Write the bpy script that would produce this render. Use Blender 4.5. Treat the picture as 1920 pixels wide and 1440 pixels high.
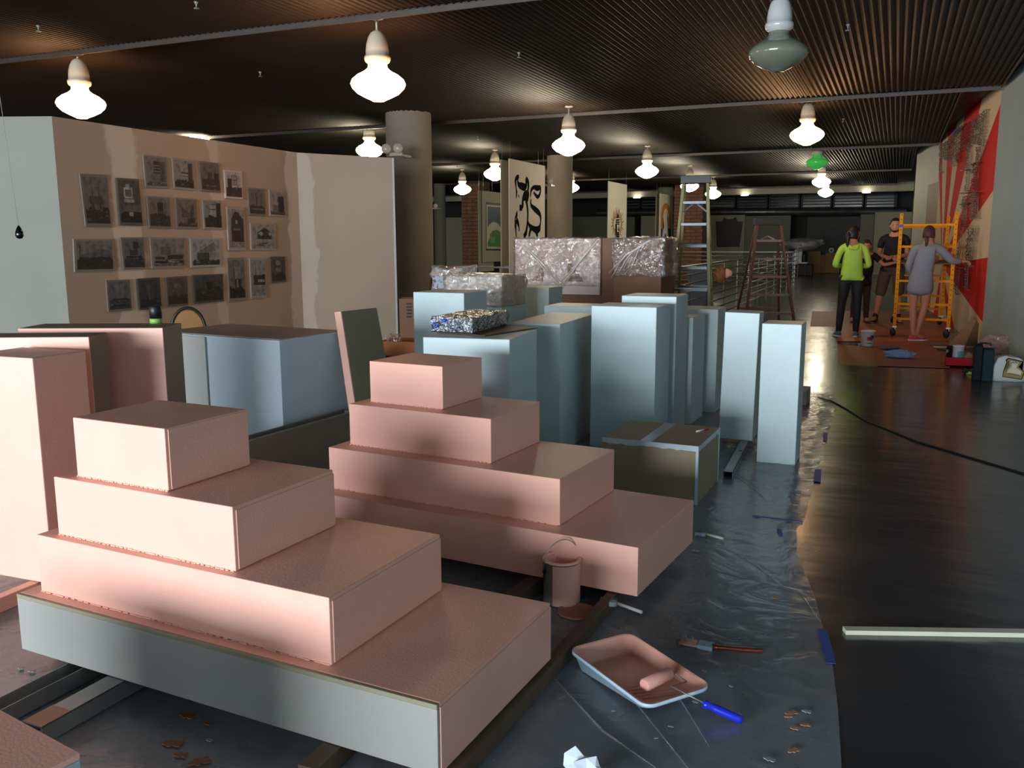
import bpy, bmesh, math, random
from mathutils import Vector, Matrix, Euler, noise
random.seed(7)
for o in list(bpy.data.objects): bpy.data.objects.remove(o)
SC=bpy.context.scene; COL=SC.collection
PI=math.pi
# ------------------------------------------------------------------ camera (world x = across the hall, y = down the hall)
H=1.45; FPX=1649.5; YAW=math.radians(23.4); PIT=math.radians(9.278); ROL=math.radians(-0.198)
F=Vector((-math.sin(YAW)*math.cos(PIT), math.cos(YAW)*math.cos(PIT), -math.sin(PIT)))
R0=Vector((math.cos(YAW), math.sin(YAW), 0)); U0=R0.cross(F)
RR=R0*math.cos(ROL)+U0*math.sin(ROL); UU=-R0*math.sin(ROL)+U0*math.cos(ROL)
cam=bpy.data.cameras.new('camera'); co=bpy.data.objects.new('camera',cam); COL.objects.link(co)
cam.sensor_width=36; cam.lens=36*FPX/1920; cam.clip_start=.05; cam.clip_end=200
M3=Matrix((RR,UU,-F)).transposed(); co.matrix_world=Matrix.Translation((0,0,H))@M3.to_4x4()
SC.camera=co
# ------------------------------------------------------------------ light and exposure
SC.view_settings.view_transform='Standard'; SC.view_settings.look='None'; SC.view_settings.gamma=1
SC.view_settings.use_curve_mapping=False; SC.view_settings.exposure=0.0
W=bpy.data.worlds.new('world'); SC.world=W; W.use_nodes=True
W.node_tree.nodes['Background'].inputs[0].default_value=(.55,.68,.8,1); W.node_tree.nodes['Background'].inputs[1].default_value=.35
def area(name,loc,rot,sx,sy,power,col):
    l=bpy.data.lights.new(name,'AREA'); l.shape='RECTANGLE'; l.size=sx; l.size_y=sy; l.energy=power; l.color=col
    o=bpy.data.objects.new(name,l); o.location=loc; o.rotation_euler=rot; COL.objects.link(o); return o
# daylight through the window wall behind the camera
area('window_daylight',(-5.0,-10.9,1.4),(PI/2,0,0),10.6,2.4,3050,(.86,.93,1.0))
area('side_fill_light',(-10.2,-3.6,1.3),(PI/2,0,-PI/2),5.0,2.0,220,(.76,.90,1.0))  # added fill from the unseen left, brightens the blue-grey right wall
GLOW=32.0      # lamp globes
# ------------------------------------------------------------------ helpers
def back(px,py,z=None,y=None,dist=None):
    d=F+RR*((px-960)/FPX)-UU*((py-720)/FPX)
    if z is not None: t=(z-H)/d.z
    elif y is not None: t=y/d.y
    else: t=dist
    return Vector((0,0,H))+d*t
def on(px,py,P,Q):      # point where the line of sight meets the upright plane through P,Q
    d=F+RR*((px-960)/FPX)-UU*((py-720)/FPX); n=Vector((Q[1]-P[1],-(Q[0]-P[0]),0))
    t=n.dot(Vector((P[0],P[1],0))-Vector((0,0,H)))/n.dot(d); return Vector((0,0,H))+d*t
def s2l(c): return tuple(((x/255)/12.92 if x/255<=.04045 else ((x/255+.055)/1.055)**2.4) for x in c)
MATS={}
def mat(name,rgb,rough=.6,metal=0,noise_amt=.06,nscale=6,bump=0,bscale=40,alpha=1,emit=0,emitc=None,trans=0,coat=0,spec=.5,two=None,tscale=3,tlo=.45,thi=.6):
    if name in MATS: return MATS[name]
    m=bpy.data.materials.new(name); MATS[name]=m; m.use_nodes=True; nt=m.node_tree; b=nt.nodes['Principled BSDF']
    c=s2l(rgb)+(1,)
    tc=nt.nodes.new('ShaderNodeTexCoord')
    if noise_amt or two:
        n=nt.nodes.new('ShaderNodeTexNoise'); n.inputs['Scale'].default_value=nscale; n.inputs['Detail'].default_value=5
        nt.links.new(tc.outputs['Object'],n.inputs['Vector'])
        hs=nt.nodes.new('ShaderNodeMix'); hs.data_type='RGBA'; hs.blend_type='MULTIPLY'; hs.inputs[0].default_value=1
        mr=nt.nodes.new('ShaderNodeMapRange'); mr.inputs[1].default_value=.3; mr.inputs[2].default_value=.7
        mr.inputs[3].default_value=1-noise_amt; mr.inputs[4].default_value=1+noise_amt
        nt.links.new(n.outputs['Fac'],mr.inputs[0]); nt.links.new(mr.outputs[0],hs.inputs[7])
        hs.inputs[6].default_value=c
        if two:
            n2=nt.nodes.new('ShaderNodeTexNoise'); n2.inputs['Scale'].default_value=tscale; n2.inputs['Detail'].default_value=4
            nt.links.new(tc.outputs['Object'],n2.inputs['Vector'])
            m2=nt.nodes.new('ShaderNodeMapRange'); m2.inputs[1].default_value=tlo; m2.inputs[2].default_value=thi
            nt.links.new(n2.outputs['Fac'],m2.inputs[0])
            mx=nt.nodes.new('ShaderNodeMix'); mx.data_type='RGBA'; mx.inputs[6].default_value=c; mx.inputs[7].default_value=s2l(two)+(1,)
            nt.links.new(m2.outputs[0],mx.inputs[0]); nt.links.new(mx.outputs[2],hs.inputs[6])
        nt.links.new(hs.outputs[2],b.inputs['Base Color'])
    else: b.inputs['Base Color'].default_value=c
    b.inputs['Roughness'].default_value=rough; b.inputs['Metallic'].default_value=metal; b.inputs['Alpha'].default_value=alpha
    b.inputs['Specular IOR Level'].default_value=spec; b.inputs['Coat Weight'].default_value=coat; b.inputs['Transmission Weight'].default_value=trans
    if emit: b.inputs['Emission Color'].default_value=(emitc or (1,1,1))+(1,); b.inputs['Emission Strength'].default_value=emit
    if bump:
        nb=nt.nodes.new('ShaderNodeTexNoise'); nb.inputs['Scale'].default_value=bscale; nb.inputs['Detail'].default_value=3
        nt.links.new(tc.outputs['Object'],nb.inputs['Vector'])
        bp=nt.nodes.new('ShaderNodeBump'); bp.inputs['Strength'].default_value=bump; bp.inputs['Distance'].default_value=.02
        nt.links.new(nb.outputs['Fac'],bp.inputs['Height']); nt.links.new(bp.outputs[0],b.inputs['Normal'])
    return m
def link(name,me,m=None,parent=None,loc=None,rot=None):
    o=bpy.data.objects.new(name,me); COL.objects.link(o)
    if m is not None:
        for mm in (m if isinstance(m,(list,tuple)) else [m]): me.materials.append(mm)
    if loc is not None: o.location=loc
    if rot is not None: o.rotation_euler=rot
    if parent is not None: o.parent=parent
    return o
def fin(bm,name,m,parent=None,loc=None,rot=None,smooth=False):
    bmesh.ops.recalc_face_normals(bm,faces=bm.faces[:])
    me=bpy.data.meshes.new(name); bm.to_mesh(me); bm.free()
    if smooth:
        for p in me.polygons: p.use_smooth=True
    return link(name,me,m,parent,loc,rot)
def tag(o,label=None,cat=None,group=None,kind=None):
    if label: o['label']=label
    if cat: o['category']=cat
    if group: o['group']=group
    if kind: o['kind']=kind
    return o
def thing(name,label,cat,loc=(0,0,0),rz=0,group=None):
    o=bpy.data.objects.new(name,None); COL.objects.link(o); o.location=loc; o.rotation_euler=(0,0,rz); o.empty_display_size=.1
    return tag(o,label,cat,group)
def ident(): return Matrix.Identity(4)
def abox(bm,x0,x1,y0,y1,z0,z1,bev=0,mtx=None,mi=0):
    vs=[bm.verts.new(Vector(p)) for p in ((x0,y0,z0),(x1,y0,z0),(x1,y1,z0),(x0,y1,z0),(x0,y0,z1),(x1,y0,z1),(x1,y1,z1),(x0,y1,z1))]
    fs=[bm.faces.new([vs[i] for i in f]) for f in ((0,3,2,1),(4,5,6,7),(0,1,5,4),(1,2,6,5),(2,3,7,6),(3,0,4,7))]
    for f in fs: f.material_index=mi
    if bev:
        es=list({e for f in fs for e in f.edges})
        r=bmesh.ops.bevel(bm,geom=es,offset=bev,segments=2,affect='EDGES',profile=.5); vs=list({v for f in r['faces'] for v in f.verts}|{v for v in vs if v.is_valid})
    if mtx is not None: bmesh.ops.transform(bm,matrix=mtx,verts=[v for v in vs if v.is_valid])
    return vs
def tube(bm,pts,r,seg=8,cap=True,mi=0):
    pts=[Vector(p) for p in pts]; rs=r if isinstance(r,(list,tuple)) else [r]*len(pts)
    rings=[]; prev=None
    for i,p in enumerate(pts):
        t=(pts[min(i+1,len(pts)-1)]-pts[max(i-1,0)]).normalized()
        if prev is None:
            a=t.orthogonal().normalized()
        else: a=(prev-t*prev.dot(t)).normalized()
        prev=a; b=t.cross(a)
        rings.append([bm.verts.new(p+(a*math.cos(2*PI*k/seg)+b*math.sin(2*PI*k/seg))*rs[i]) for k in range(seg)])
    for i in range(len(rings)-1):
        for k in range(seg):
            f=bm.faces.new((rings[i][k],rings[i][(k+1)%seg],rings[i+1][(k+1)%seg],rings[i+1][k])); f.material_index=mi; f.smooth=True
    if cap:
        for rg in (rings[0],rings[-1]):
            try: bm.faces.new(rg).material_index=mi
            except ValueError: pass
def lathe(bm,prof,seg=24,c=(0,0,0),mi=0,close=False):
    rings=[]
    for r,z in prof:
        if r<1e-5: rings.append([bm.verts.new((c[0],c[1],c[2]+z))])
        else: rings.append([bm.verts.new((c[0]+r*math.cos(2*PI*k/seg),c[1]+r*math.sin(2*PI*k/seg),c[2]+z)) for k in range(seg)])
    for i in range(len(rings)-1):
        A,B=rings[i],rings[i+1]
        for k in range(seg):
            a=[A[k%len(A)]] if len(A)==1 else [A[k],A[(k+1)%seg]]
            b=[B[0]] if len(B)==1 else [B[(k+1)%seg],B[k]]
            if len(a)+len(b)>2:
                f=bm.faces.new(a+b); f.smooth=True; f.material_index=mi
def beam(bm,a,b,w,h,up=(0,0,1),mi=0):   # rectangular bar from a to b
    a=Vector(a);b=Vector(b);d=(b-a);L=d.length;d.normalize(); u=Vector(up); s=d.cross(u)
    if s.length<1e-4: s=d.cross(Vector((1,0,0)))
    s.normalize(); t=s.cross(d)
    m=Matrix((s,d,t)).transposed().to_4x4(); m.translation=a
    return abox(bm,-w/2,w/2,0,L,-h/2,h/2,mtx=m,mi=mi)
def prism(bm,pts2,ymin,ymax,mi=0):      # polygon in x,z extruded along y
    a=[bm.verts.new((x,ymin,z)) for x,z in pts2]; b=[bm.verts.new((x,ymax,z)) for x,z in pts2]
    n=len(a); fs=[bm.faces.new(a),bm.faces.new(b[::-1])]+[bm.faces.new((a[i],b[i],b[(i+1)%n],a[(i+1)%n])) for i in range(n)]
    for f in fs: f.material_index=mi
def prismz(bm,pts2,z0,z1,mi=0):
    a=[bm.verts.new((x,y,z0)) for x,y in pts2]; b=[bm.verts.new((x,y,z1)) for x,y in pts2]
    n=len(a); fs=[bm.faces.new(a[::-1]),bm.faces.new(b)]+[bm.faces.new((a[i],a[(i+1)%n],b[(i+1)%n],b[i])) for i in range(n)]
    for f in fs: f.material_index=mi
def rm(o):     # world-frame point from calibration frame
    c,s=math.cos(YAW),math.sin(YAW); return (o[0]*c-o[1]*s, o[0]*s+o[1]*c)
# ------------------------------------------------------------------ materials
PINK=(244,187,168)
m_pink=mat('pink_paint',PINK,.42,noise_amt=.03,bump=.05,bscale=120)
m_blue=mat('pale_blue_paint',(200,223,226),.42,noise_amt=.03,bump=.04,bscale=120)
m_blue2=mat('powder_blue_paint',(194,210,220),.42,noise_amt=.03)
m_mdf=mat('unpainted_mdf',(146,132,112),.6,noise_amt=.06,nscale=4)
m_mdfl=mat('grey_primer_board',(160,160,154),.55,noise_amt=.06,nscale=2)
m_white=mat('white_paint',(222,226,226),.5,noise_amt=.04)
m_steel=mat('galvanised_steel',(150,152,150),.38,metal=.45,noise_amt=.12,nscale=9)
m_card=mat('cardboard',(150,112,78),.8,noise_amt=.08)
m_cardd=mat('brown_cardboard',(128,96,76),.8,noise_amt=.1,nscale=2)
m_black=mat('black_plastic',(22,22,24),.45,noise_amt=.1)
m_wood=mat('raw_lumber',(92,76,62),.7,noise_amt=.15,nscale=12)
m_paint_edge=mat('blue_white_edge_paint',(196,220,232),.5,noise_amt=.06)
m_bluetape=mat('blue_masking_tape',(38,78,160),.55,noise_amt=.08)
m_conc=mat('concrete_column',(134,122,108),.8,noise_amt=.14,nscale=1.6,bump=.15,bscale=15)
m_dark=mat('dark_metal',(34,34,36),.5,metal=.3,noise_amt=.1)
m_cream=mat('cream_board',(196,190,160),.7,noise_amt=.05)
# ------------------------------------------------------------------ floor
def floor_mat():
    m=bpy.data.materials.new('polished_dark_concrete'); m.use_nodes=True; nt=m.node_tree; b=nt.nodes['Principled BSDF']; N=nt.nodes.new; L=nt.links.new
    tc=N('ShaderNodeTexCoord'); n1=N('ShaderNodeTexNoise'); n1.inputs['Scale'].default_value=.9; n1.inputs['Detail'].default_value=8; n1.inputs['Roughness'].default_value=.6
    L(tc.outputs['Object'],n1.inputs['Vector']); cr=N('ShaderNodeValToRGB')
    cr.color_ramp.elements[0].position=.3; cr.color_ramp.elements[0].color=s2l((48,54,60))+(1,)
    cr.color_ramp.elements[1].position=.72; cr.color_ramp.elements[1].color=s2l((72,76,80))+(1,)
    L(n1.outputs['Fac'],cr.inputs[0]); L(cr.outputs[0],b.inputs['Base Color'])
    n2=N('ShaderNodeTexNoise'); n2.inputs['Scale'].default_value=2.2; n2.inputs['Detail'].default_value=6; L(tc.outputs['Object'],n2.inputs['Vector'])
    mr=N('ShaderNodeMapRange'); mr.inputs[3].default_value=.16; mr.inputs[4].default_value=.34; L(n2.outputs['Fac'],mr.inputs[0]); L(mr.outputs[0],b.inputs['Roughness'])
    n3=N('ShaderNodeTexNoise'); n3.inputs['Scale'].default_value=1.6; n3.inputs['Detail'].default_value=3
    mp=N('ShaderNodeMapping'); mp.inputs['Scale'].default_value=(.6,2.0,1); L(tc.outputs['Object'],mp.inputs[0]); L(mp.outputs[0],n3.inputs['Vector'])
    bp=N('ShaderNodeBump'); bp.inputs['Strength'].default_value=.35; bp.inputs['Distance'].default_value=.03; L(n3.outputs['Fac'],bp.inputs['Height']); L(bp.outputs[0],b.inputs['Normal'])
    b.inputs['Specular IOR Level'].default_value=.6; b.inputs['Coat Weight'].default_value=.25; b.inputs['Coat Roughness'].default_value=.12
    return m
bm=bmesh.new(); abox(bm,-34,8,-12,44,-.2,0); tag(fin(bm,'floor',floor_mat()),kind='structure')
# ------------------------------------------------------------------ ceiling: bays of corrugated deck, each with a serrated far edge and a steel angle
def ceil_mat():
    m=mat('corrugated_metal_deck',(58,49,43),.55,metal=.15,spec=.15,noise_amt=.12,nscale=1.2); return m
m_ceil=ceil_mat()
m_angle=mat('steel_angle',(74,66,60),.5,metal=.3,noise_amt=.1)
steps=[-12,6.75,13.05,20.15,27.1,33.9]; redge=[1.09,1.09,1.09,.65,.25,-.12]
pitch=.068
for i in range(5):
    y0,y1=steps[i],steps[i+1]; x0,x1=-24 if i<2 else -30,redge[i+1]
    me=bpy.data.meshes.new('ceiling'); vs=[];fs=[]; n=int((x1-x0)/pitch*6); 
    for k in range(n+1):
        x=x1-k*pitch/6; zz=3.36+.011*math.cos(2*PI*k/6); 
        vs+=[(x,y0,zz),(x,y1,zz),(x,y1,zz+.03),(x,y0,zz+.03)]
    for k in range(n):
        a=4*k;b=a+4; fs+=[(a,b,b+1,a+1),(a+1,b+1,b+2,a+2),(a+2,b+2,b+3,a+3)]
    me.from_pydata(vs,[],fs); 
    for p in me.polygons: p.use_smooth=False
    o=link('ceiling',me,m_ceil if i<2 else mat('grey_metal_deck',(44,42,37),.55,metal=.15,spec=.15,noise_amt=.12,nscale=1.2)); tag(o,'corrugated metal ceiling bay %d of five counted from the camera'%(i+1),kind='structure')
    bm=bmesh.new(); abox(bm,x0,x1,y1+.012,y1+.03,3.305,3.35); abox(bm,x0,x1,y1+.012,y1+.08,3.352,3.358)
    tag(fin(bm,'trim_%d'%(i+1),m_angle),kind='structure')
bm=bmesh.new(); abox(bm,-30,6,-12,44,3.46,3.6); tag(fin(bm,'ceiling',m_dark),'dark deck above the metal ceiling',kind='structure')
for i,(x,a,b) in enumerate(((1.09,-12,13.05),(.65,13.1,20.1),(.25,20.2,27.1),(-.12,27.1,33.9))):
    bm=bmesh.new(); abox(bm,x-.005,x+.012,a,b,3.33,3.45); tag(fin(bm,'trim_%d'%(i+7),m_angle),kind='structure')
# ------------------------------------------------------------------ left partition of three drywall panels with joint compound
C0=back(-420,222,z=2.44); C1=back(97,218,z=2.44); C2=back(556,286,z=2.44); C3=back(735,296,z=2.44)
def drywall_mat(name,base,mud,bands,nz=.06):
    m=bpy.data.materials.new(name); m.use_nodes=True; nt=m.node_tree; b=nt.nodes['Principled BSDF']; N=nt.nodes.new; L=nt.links.new
    tc=N('ShaderNodeTexCoord'); sp=N('ShaderNodeSeparateXYZ'); L(tc.outputs['Object'],sp.inputs[0])
    n=N('ShaderNodeTexNoise'); n.inputs['Scale'].default_value=3.5; n.inputs['Detail'].default_value=6; L(tc.outputs['Object'],n.inputs['Vector'])
    def M(op,a,c=None,cl=False):
        q=N('ShaderNodeMath'); q.operation=op; q.use_clamp=cl
        for k,v in enumerate((a,c)):
            if v is None: continue
            if isinstance(v,(int,float)): q.inputs[k].default_value=v
            else: L(v,q.inputs[k])
        return q.outputs[0]
    nz_=M('MULTIPLY',M('SUBTRACT',n.outputs['Fac'],.5),.35)
    x=M('ADD',sp.outputs[0],nz_); mask=None
    for s0,w,k in bands:
        d=M('ABSOLUTE',M('SUBTRACT',x,s0)); q=M('MULTIPLY',M('MULTIPLY',M('SUBTRACT',w,d),40,True) if False else M('MULTIPLY',M('SUBTRACT',w,d),30),1,True); q=M('MULTIPLY',q,k)
        mask=q if mask is None else M('MAXIMUM',mask,q)
    mx=N('ShaderNodeMix'); mx.data_type='RGBA'; mx.inputs[6].default_value=s2l(base)+(1,); mx.inputs[7].default_value=s2l(mud)+(1,)
    if mask is not None: L(mask,mx.inputs[0])
    else: mx.inputs[0].default_value=0
    n4=N('ShaderNodeTexNoise'); n4.inputs['Scale'].default_value=1.3; n4.inputs['Detail'].default_value=5; L(tc.outputs['Object'],n4.inputs['Vector'])
    mr=N('ShaderNodeMapRange'); mr.inputs[1].default_value=.3; mr.inputs[2].default_value=.7; mr.inputs[3].default_value=1-nz; mr.inputs[4].default_value=1+nz; L(n4.outputs['Fac'],mr.inputs[0])
    mm=N('ShaderNodeMix'); mm.data_type='RGBA'; mm.blend_type='MULTIPLY'; mm.inputs[0].default_value=1; L(mx.outputs[2],mm.inputs[6]); L(mr.outputs[0],mm.inputs[7])
    L(mm.outputs[2],b.inputs['Base Color']); b.inputs['Roughness'].default_value=.75
    return m
def wallseg(name,P,Q,h,m,th=.12,z0=0,label=None):
    P=Vector((P[0],P[1],0));Q=Vector((Q[0],Q[1],0)); d=Q-P; L=d.length
    bm=bmesh.new(); abox(bm,0,L,0,th,z0,h)
    o=fin(bm,name,m,loc=P,rot=(0,0,math.atan2(d.y,d.x))); tag(o,label,kind='structure'); return o
def sp_(px,py,P,Q): 
    q=on(px,py,P,Q); return (Vector((q.x-P[0],q.y-P[1]))).length
bands=[(sp_(228,260,C1,C2),.17,.8),(sp_(402,300,C1,C2),.10,.55),(sp_(556,300,C1,C2),.22,1)]
wallseg('wall_left',C0,C1,2.44,drywall_mat('drywall_pale',(132,134,122),(146,148,136),[]),label='pale green-white drywall panel of the left partition')
wallseg('wall_left_middle',C1,C2,2.44,drywall_mat('drywall_mudded',(196,172,150),(232,216,196),bands),label='long drywall panel carrying the framed prints')
wallseg('wall_left_far',C2,C3,2.44,drywall_mat('drywall_far',(196,180,160),(216,206,190),[(0.05,.14,1)]),label='drywall panel at the far end of the left partition')
bm=bmesh.new(); dd=(C3-C2).normalized(); nn=Vector((-dd.y,dd.x,0))
beam(bm,Vector((C3.x,C3.y,0))+nn*.06+dd*.012,Vector((C3.x,C3.y,2.44))+nn*.06+dd*.012,.024,.125,up=nn); tag(fin(bm,'trim_11',m_white),'white corner bead at the end of the left partition',kind='structure')
# ------------------------------------------------------------------ right walls
m_rw=drywall_mat('drywall_bluegrey',(160,176,178),(178,188,184),[(7.5,.5,.6),(2.2,.2,.4)])
wallseg('wall_right',(1.12,13.35),(3.05,-11.1),3.46,m_rw,th=-.14 if False else .14,label='blue-grey unpainted drywall wall on the right')
MA=(1.125,13.36); MB=(.68,20.15)
Cc=on(1766,498,MA,MB)
def wcoord(p): return ((Vector((p.x-MB[0],p.y-MB[1]))).length, p.z)
def ang(px,py):
    a=wcoord(on(px,py,MA,MB)); c=wcoord(Cc); return math.atan2(a[1]-c[1],a[0]-c[0])
def mural_mat():
    m=bpy.data.materials.new('red_and_cream_sunburst_paint'); m.use_nodes=True; nt=m.node_tree; b=nt.nodes['Principled BSDF']; N=nt.nodes.new; L=nt.links.new
    tc=N('ShaderNodeTexCoord'); sp=N('ShaderNodeSeparateXYZ'); L(tc.outputs['Object'],sp.inputs[0]); c=wcoord(Cc)
    def M(op,a,c2):
        q=N('ShaderNodeMath'); q.operation=op
        for k,v in enumerate((a,c2)):
            if isinstance(v,(int,float)): q.inputs[k].default_value=v
            else: L(v,q.inputs[k])
        return q.outputs[0]
    a=M('ARCTAN2',M('SUBTRACT',sp.outputs[2],c[1]),M('SUBTRACT',sp.outputs[0],c[0])); t=M('MULTIPLY',M('ADD',a,PI),1/(2*PI))
    y=200
    def up(r): return ang(1766+r*155,498-155)
    reds=[(up(-.03),up(.005)),(up(.05),up(.108)),(up(.155),up(.245)),(up(.37),up(.69)),(ang(1847,498),ang(1836,610)),(ang(1790,632),ang(1776,622)),(ang(1758,600),ang(1755,560))]
    cr=N('ShaderNodeValToRGB'); cr.color_ramp.interpolation='CONSTANT'; el=cr.color_ramp.elements
    cream=s2l((224,202,168))+(1,); red=s2l((214,48,40))+(1,)
    ev=[]
    for p,q in reds:
        lo,hi=min(p,q),max(p,q); ev+=[((lo+PI)/(2*PI),red),((hi+PI)/(2*PI),cream)]
    ev.sort(); el[0].position=0; el[0].color=cream; el.remove(el[1])
    for p,cc in ev:
        e=el.new(p); e.color=cc
    L(t,cr.inputs[0]); L(cr.outputs[0],b.inputs['Base Color']); b.inputs['Roughness'].default_value=.75; b.inputs['Specular IOR Level'].default_value=.15
    return m
wallseg('wall_right_mural',MB,MA,3.46,mural_mat(),th=.12,label='wall painted with a red and cream sunburst mural')
m_lw=mat('light_wall_paint',(200,194,176),.6,noise_amt=.05)
ME=(.30,22.6)
wallseg('wall_right_far',ME,MB,3.46,m_lw,th=.12,label='pale wall beyond the mural')
bm=bmesh.new(); q0=on(1733,338,MB,ME); q1=on(1757,330,MB,ME)
m_doort=mat('tan_door_panel',(150,120,92),.6,noise_amt=.05)
dv=(Vector(ME)-Vector(MB)).normalized()
def onw(px,P,Q,z): 
    q=on(px,450,P,Q); return Vector((q.x,q.y,z))
a=onw(1757,MB,ME,0); b2=onw(1735,MB,ME,0); n_=Vector((-dv.y,dv.x,0)); 
beam(bm,a+Vector((0,0,1.3))+n_*.012,b2+Vector((0,0,1.3))+n_*.012,.024,2.55,up=(0,0,1))
tag(fin(bm,'door_1',m_doort),kind='structure')
# wall behind the camera with the window openings the daylight comes through
bm=bmesh.new(); abox(bm,-24,3.3,-11.2,-11.0,2.65,3.46); abox(bm,-24,-10.4,-11.2,-11,0,2.65); abox(bm,-10.4,.35,-11.2,-11,0,.15); abox(bm,.35,3.3,-11.2,-11,0,2.65); tag(fin(bm,'wall_back',m_lw),kind='structure')
for k in range(5):
    bm=bmesh.new(); x=-10.2+2.55*k; abox(bm,x-.03,x+.03,-11.15,-11.02,.15,2.65); tag(fin(bm,'trim_%d'%(20+k),m_dark),'dark window mullion',kind='structure')
# far wall, beam, louvred windows
m_farw=mat('far_wall_dark',(58,58,52),.7,noise_amt=.1)
bm=bmesh.new(); abox(bm,-34,8,43,43.2,0,3.46); tag(fin(bm,'wall_far',m_farw),kind='structure')
bm=bmesh.new(); abox(bm,-30,8,35.0,35.5,3.14,3.46); tag(fin(bm,'trim_12',mat('beam_paint',(176,168,140),.6)),'cream beam across the far end of the hall',kind='structure')
def pv(px,py,v): q=back(px,py,y=v); return q.x,q.z
def fpanel(name,px0,px1,py0,py1,v,th,m,label,cat,z0=None,group=None):
    xa,za=pv(px0,py0,v); xb,_=pv(px1,py0,v); zb=pv((px0+px1)/2,py1,v)[1] if py1 else z0
    bm=bmesh.new(); abox(bm,0,xb-xa,0,th,0,za-zb,bev=.01)
    return tag(fin(bm,name,m,loc=(xa,v,zb)),label,cat,group)
m_louv=mat('louvre_slat',(78,84,84),.5,metal=.3)
for w,(pa,pb) in enumerate(((1150,1200),(1203,1232),(1325,1380),(1383,1440),(1443,1500),(1503,1560),(1563,1620),(1623,1680))):
    v=41.5; xa,zt=pv(pa,364,v); xb,_=pv(pb,364,v); zb=pv(pa,392,v)[1]
    bm=bmesh.new()
    for x in (xa,xb): abox(bm,x-.06,x+.06,v-.05,v+.05,zb,zt)
    for z in (zb,zt): abox(bm,xa,xb,v-.05,v+.05,z-.05,z+.05)
    fr=tag(fin(bm,'window_%d'%(w+1),m_dark),kind='structure')
    for k in range(5):
        bm=bmesh.new(); z=zb+(k+.5)*(zt-zb)/5; abox(bm,xa+.06,xb-.06,v-.04,v+.06,-.035,.035,mtx=Matrix.Translation((0,0,z)))
        fin(bm,'slat',m_louv,parent=fr)
    bm=bmesh.new(); abox(bm,xa,xb,v+.1,v+.12,zb,zt); fin(bm,'pane',mat('night_glass',(16,20,24),.15),parent=fr)
bm=bmesh.new(); a=pv(1120,399,40.8); b2=pv(1700,396,40.8); tube(bm,[(a[0],40.8,a[1]),(b2[0],40.8,b2[1])],.17,12); tag(fin(bm,'ventilation_duct',mat('duct_foil',(120,120,108),.35,metal=.7,noise_amt=.3,nscale=3)),'silvery ventilation duct under the dark far windows','duct')
# ================================================================== plinths (o = front right corner in the camera-aligned survey frame, rot in degrees)
def pframe(o,rot):
    a=math.radians(rot)+YAW; p=rm(o); u=Vector((math.cos(a),math.sin(a),0)); v=Vector((-math.sin(a),math.cos(a),0)); return Vector((p[0],p[1],0)),a,u,v
def plinth(name,label,o,rot,w,d,z0,z1,m,cat='plinth',group=None,bev=.004,tilt=0,parent=None):
    p,a,u,v=pframe(o,rot); c=p-u*w/2+v*d/2
    bm=bmesh.new(); abox(bm,-w/2,w/2,-d/2,d/2,0,z1-z0,bev=bev)
    ob=fin(bm,name,m,parent=parent,loc=c+Vector((0,0,z0)),rot=(0,tilt,a)); 
    if parent is None: tag(ob,label,cat,group)
    elif label: ob['label']=label
    return ob
# two stepped pyramids on rails
TH=.2026; Z0=.0665
DIM=[(.4206,.36),(.7919,.4789),(1.2336,.5987),(1.6681,.7212)]
def pyramid(label,rot,os_,grey):
    p,a,u,v=pframe(os_[3],rot); root=thing('stepped_plinth',label,'plinth',p-u*.83+v*.36+Vector((0,0,Z0)),a)
    for t in range(4):
        pp,_,_,_=pframe(os_[t],rot); w,d=DIM[t]; lc=(pp-u*w/2+v*d/2)-(p-u*.83+v*.36); x,y=lc.dot(u),lc.dot(v); z=TH*(3-t)
        bm=bmesh.new()
        abox(bm,x-w/2,x+w/2,y-d/2+(.012 if (grey and t==3) else 0),y+d/2,z,z+TH-.0015,bev=.003)
        tier=fin(bm,'tier',m_pink,parent=root)
        if grey and t==3:
            bm=bmesh.new(); abox(bm,x-w/2,x+w/2,y-d/2,y-d/2+.012,z,z+TH-.016,bev=.002); q=fin(bm,'front_panel',m_mdfl,parent=tier); q['label']='unpainted grey front panel of the bottom tier'
            bm=bmesh.new(); abox(bm,x-w/2,x+w/2,y-d/2-.001,y-d/2+.012,z+TH-.016,z+TH-.002,bev=.002); q=fin(bm,'edge_strip',mat('olive_primer',(150,146,120),.6),parent=tier); q['label']='bare olive edge above the grey front panel'
        if grey:      # glued-on cover board and hand-painted joint on the right hand side
            bm=bmesh.new(); abox(bm,x+w/2,x+w/2+.0035,y-d/2+.012,y+d/2,z+.004,z+TH-.014 if t!=0 else z+TH-.006,bev=.0012); fin(bm,'side_board',m_pink,parent=tier)
        if t<3:       # bead of paint where the tier meets the one below
            bm=bmesh.new(); n=40; 
            for k in range(n):
                xx=x-w/2+w*k/n; r=random.uniform(.001,.0045); abox(bm,xx,xx+w/n*random.uniform(.5,1.1),y-d/2-r,y-d/2+.002,z-.001,z+random.uniform(.001,.004))
            fin(bm,'paint_bead',m_pink,parent=tier)
    return root
pyramid('nearer of the two stepped pink plinths, bottom front panel still grey',-26.32,[(-1.0815,2.6768),(-.8301,2.5134),(-.511,2.3174),(-.1963,2.1055)],True)
pyramid('farther stepped pink plinth, pink on every face, with paint can at its corner',-28.67,[(-.3219,4.0231),(-.0945,3.8027),(.1976,3.5403),(.4887,3.2741)],False)
m_b2=m_blue
plinth('plinth','tall pale blue plinth standing behind the taped cardboard-brown box',(.976,5.928),-24.8,.465,.364,0,1.0,m_blue)
plinth('plinth','pale blue plinth, tallest of the group, directly behind the other tall one by the ladder',(1.2,6.42),-23.1,.412,.397,0,1.04,m_blue)
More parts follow.
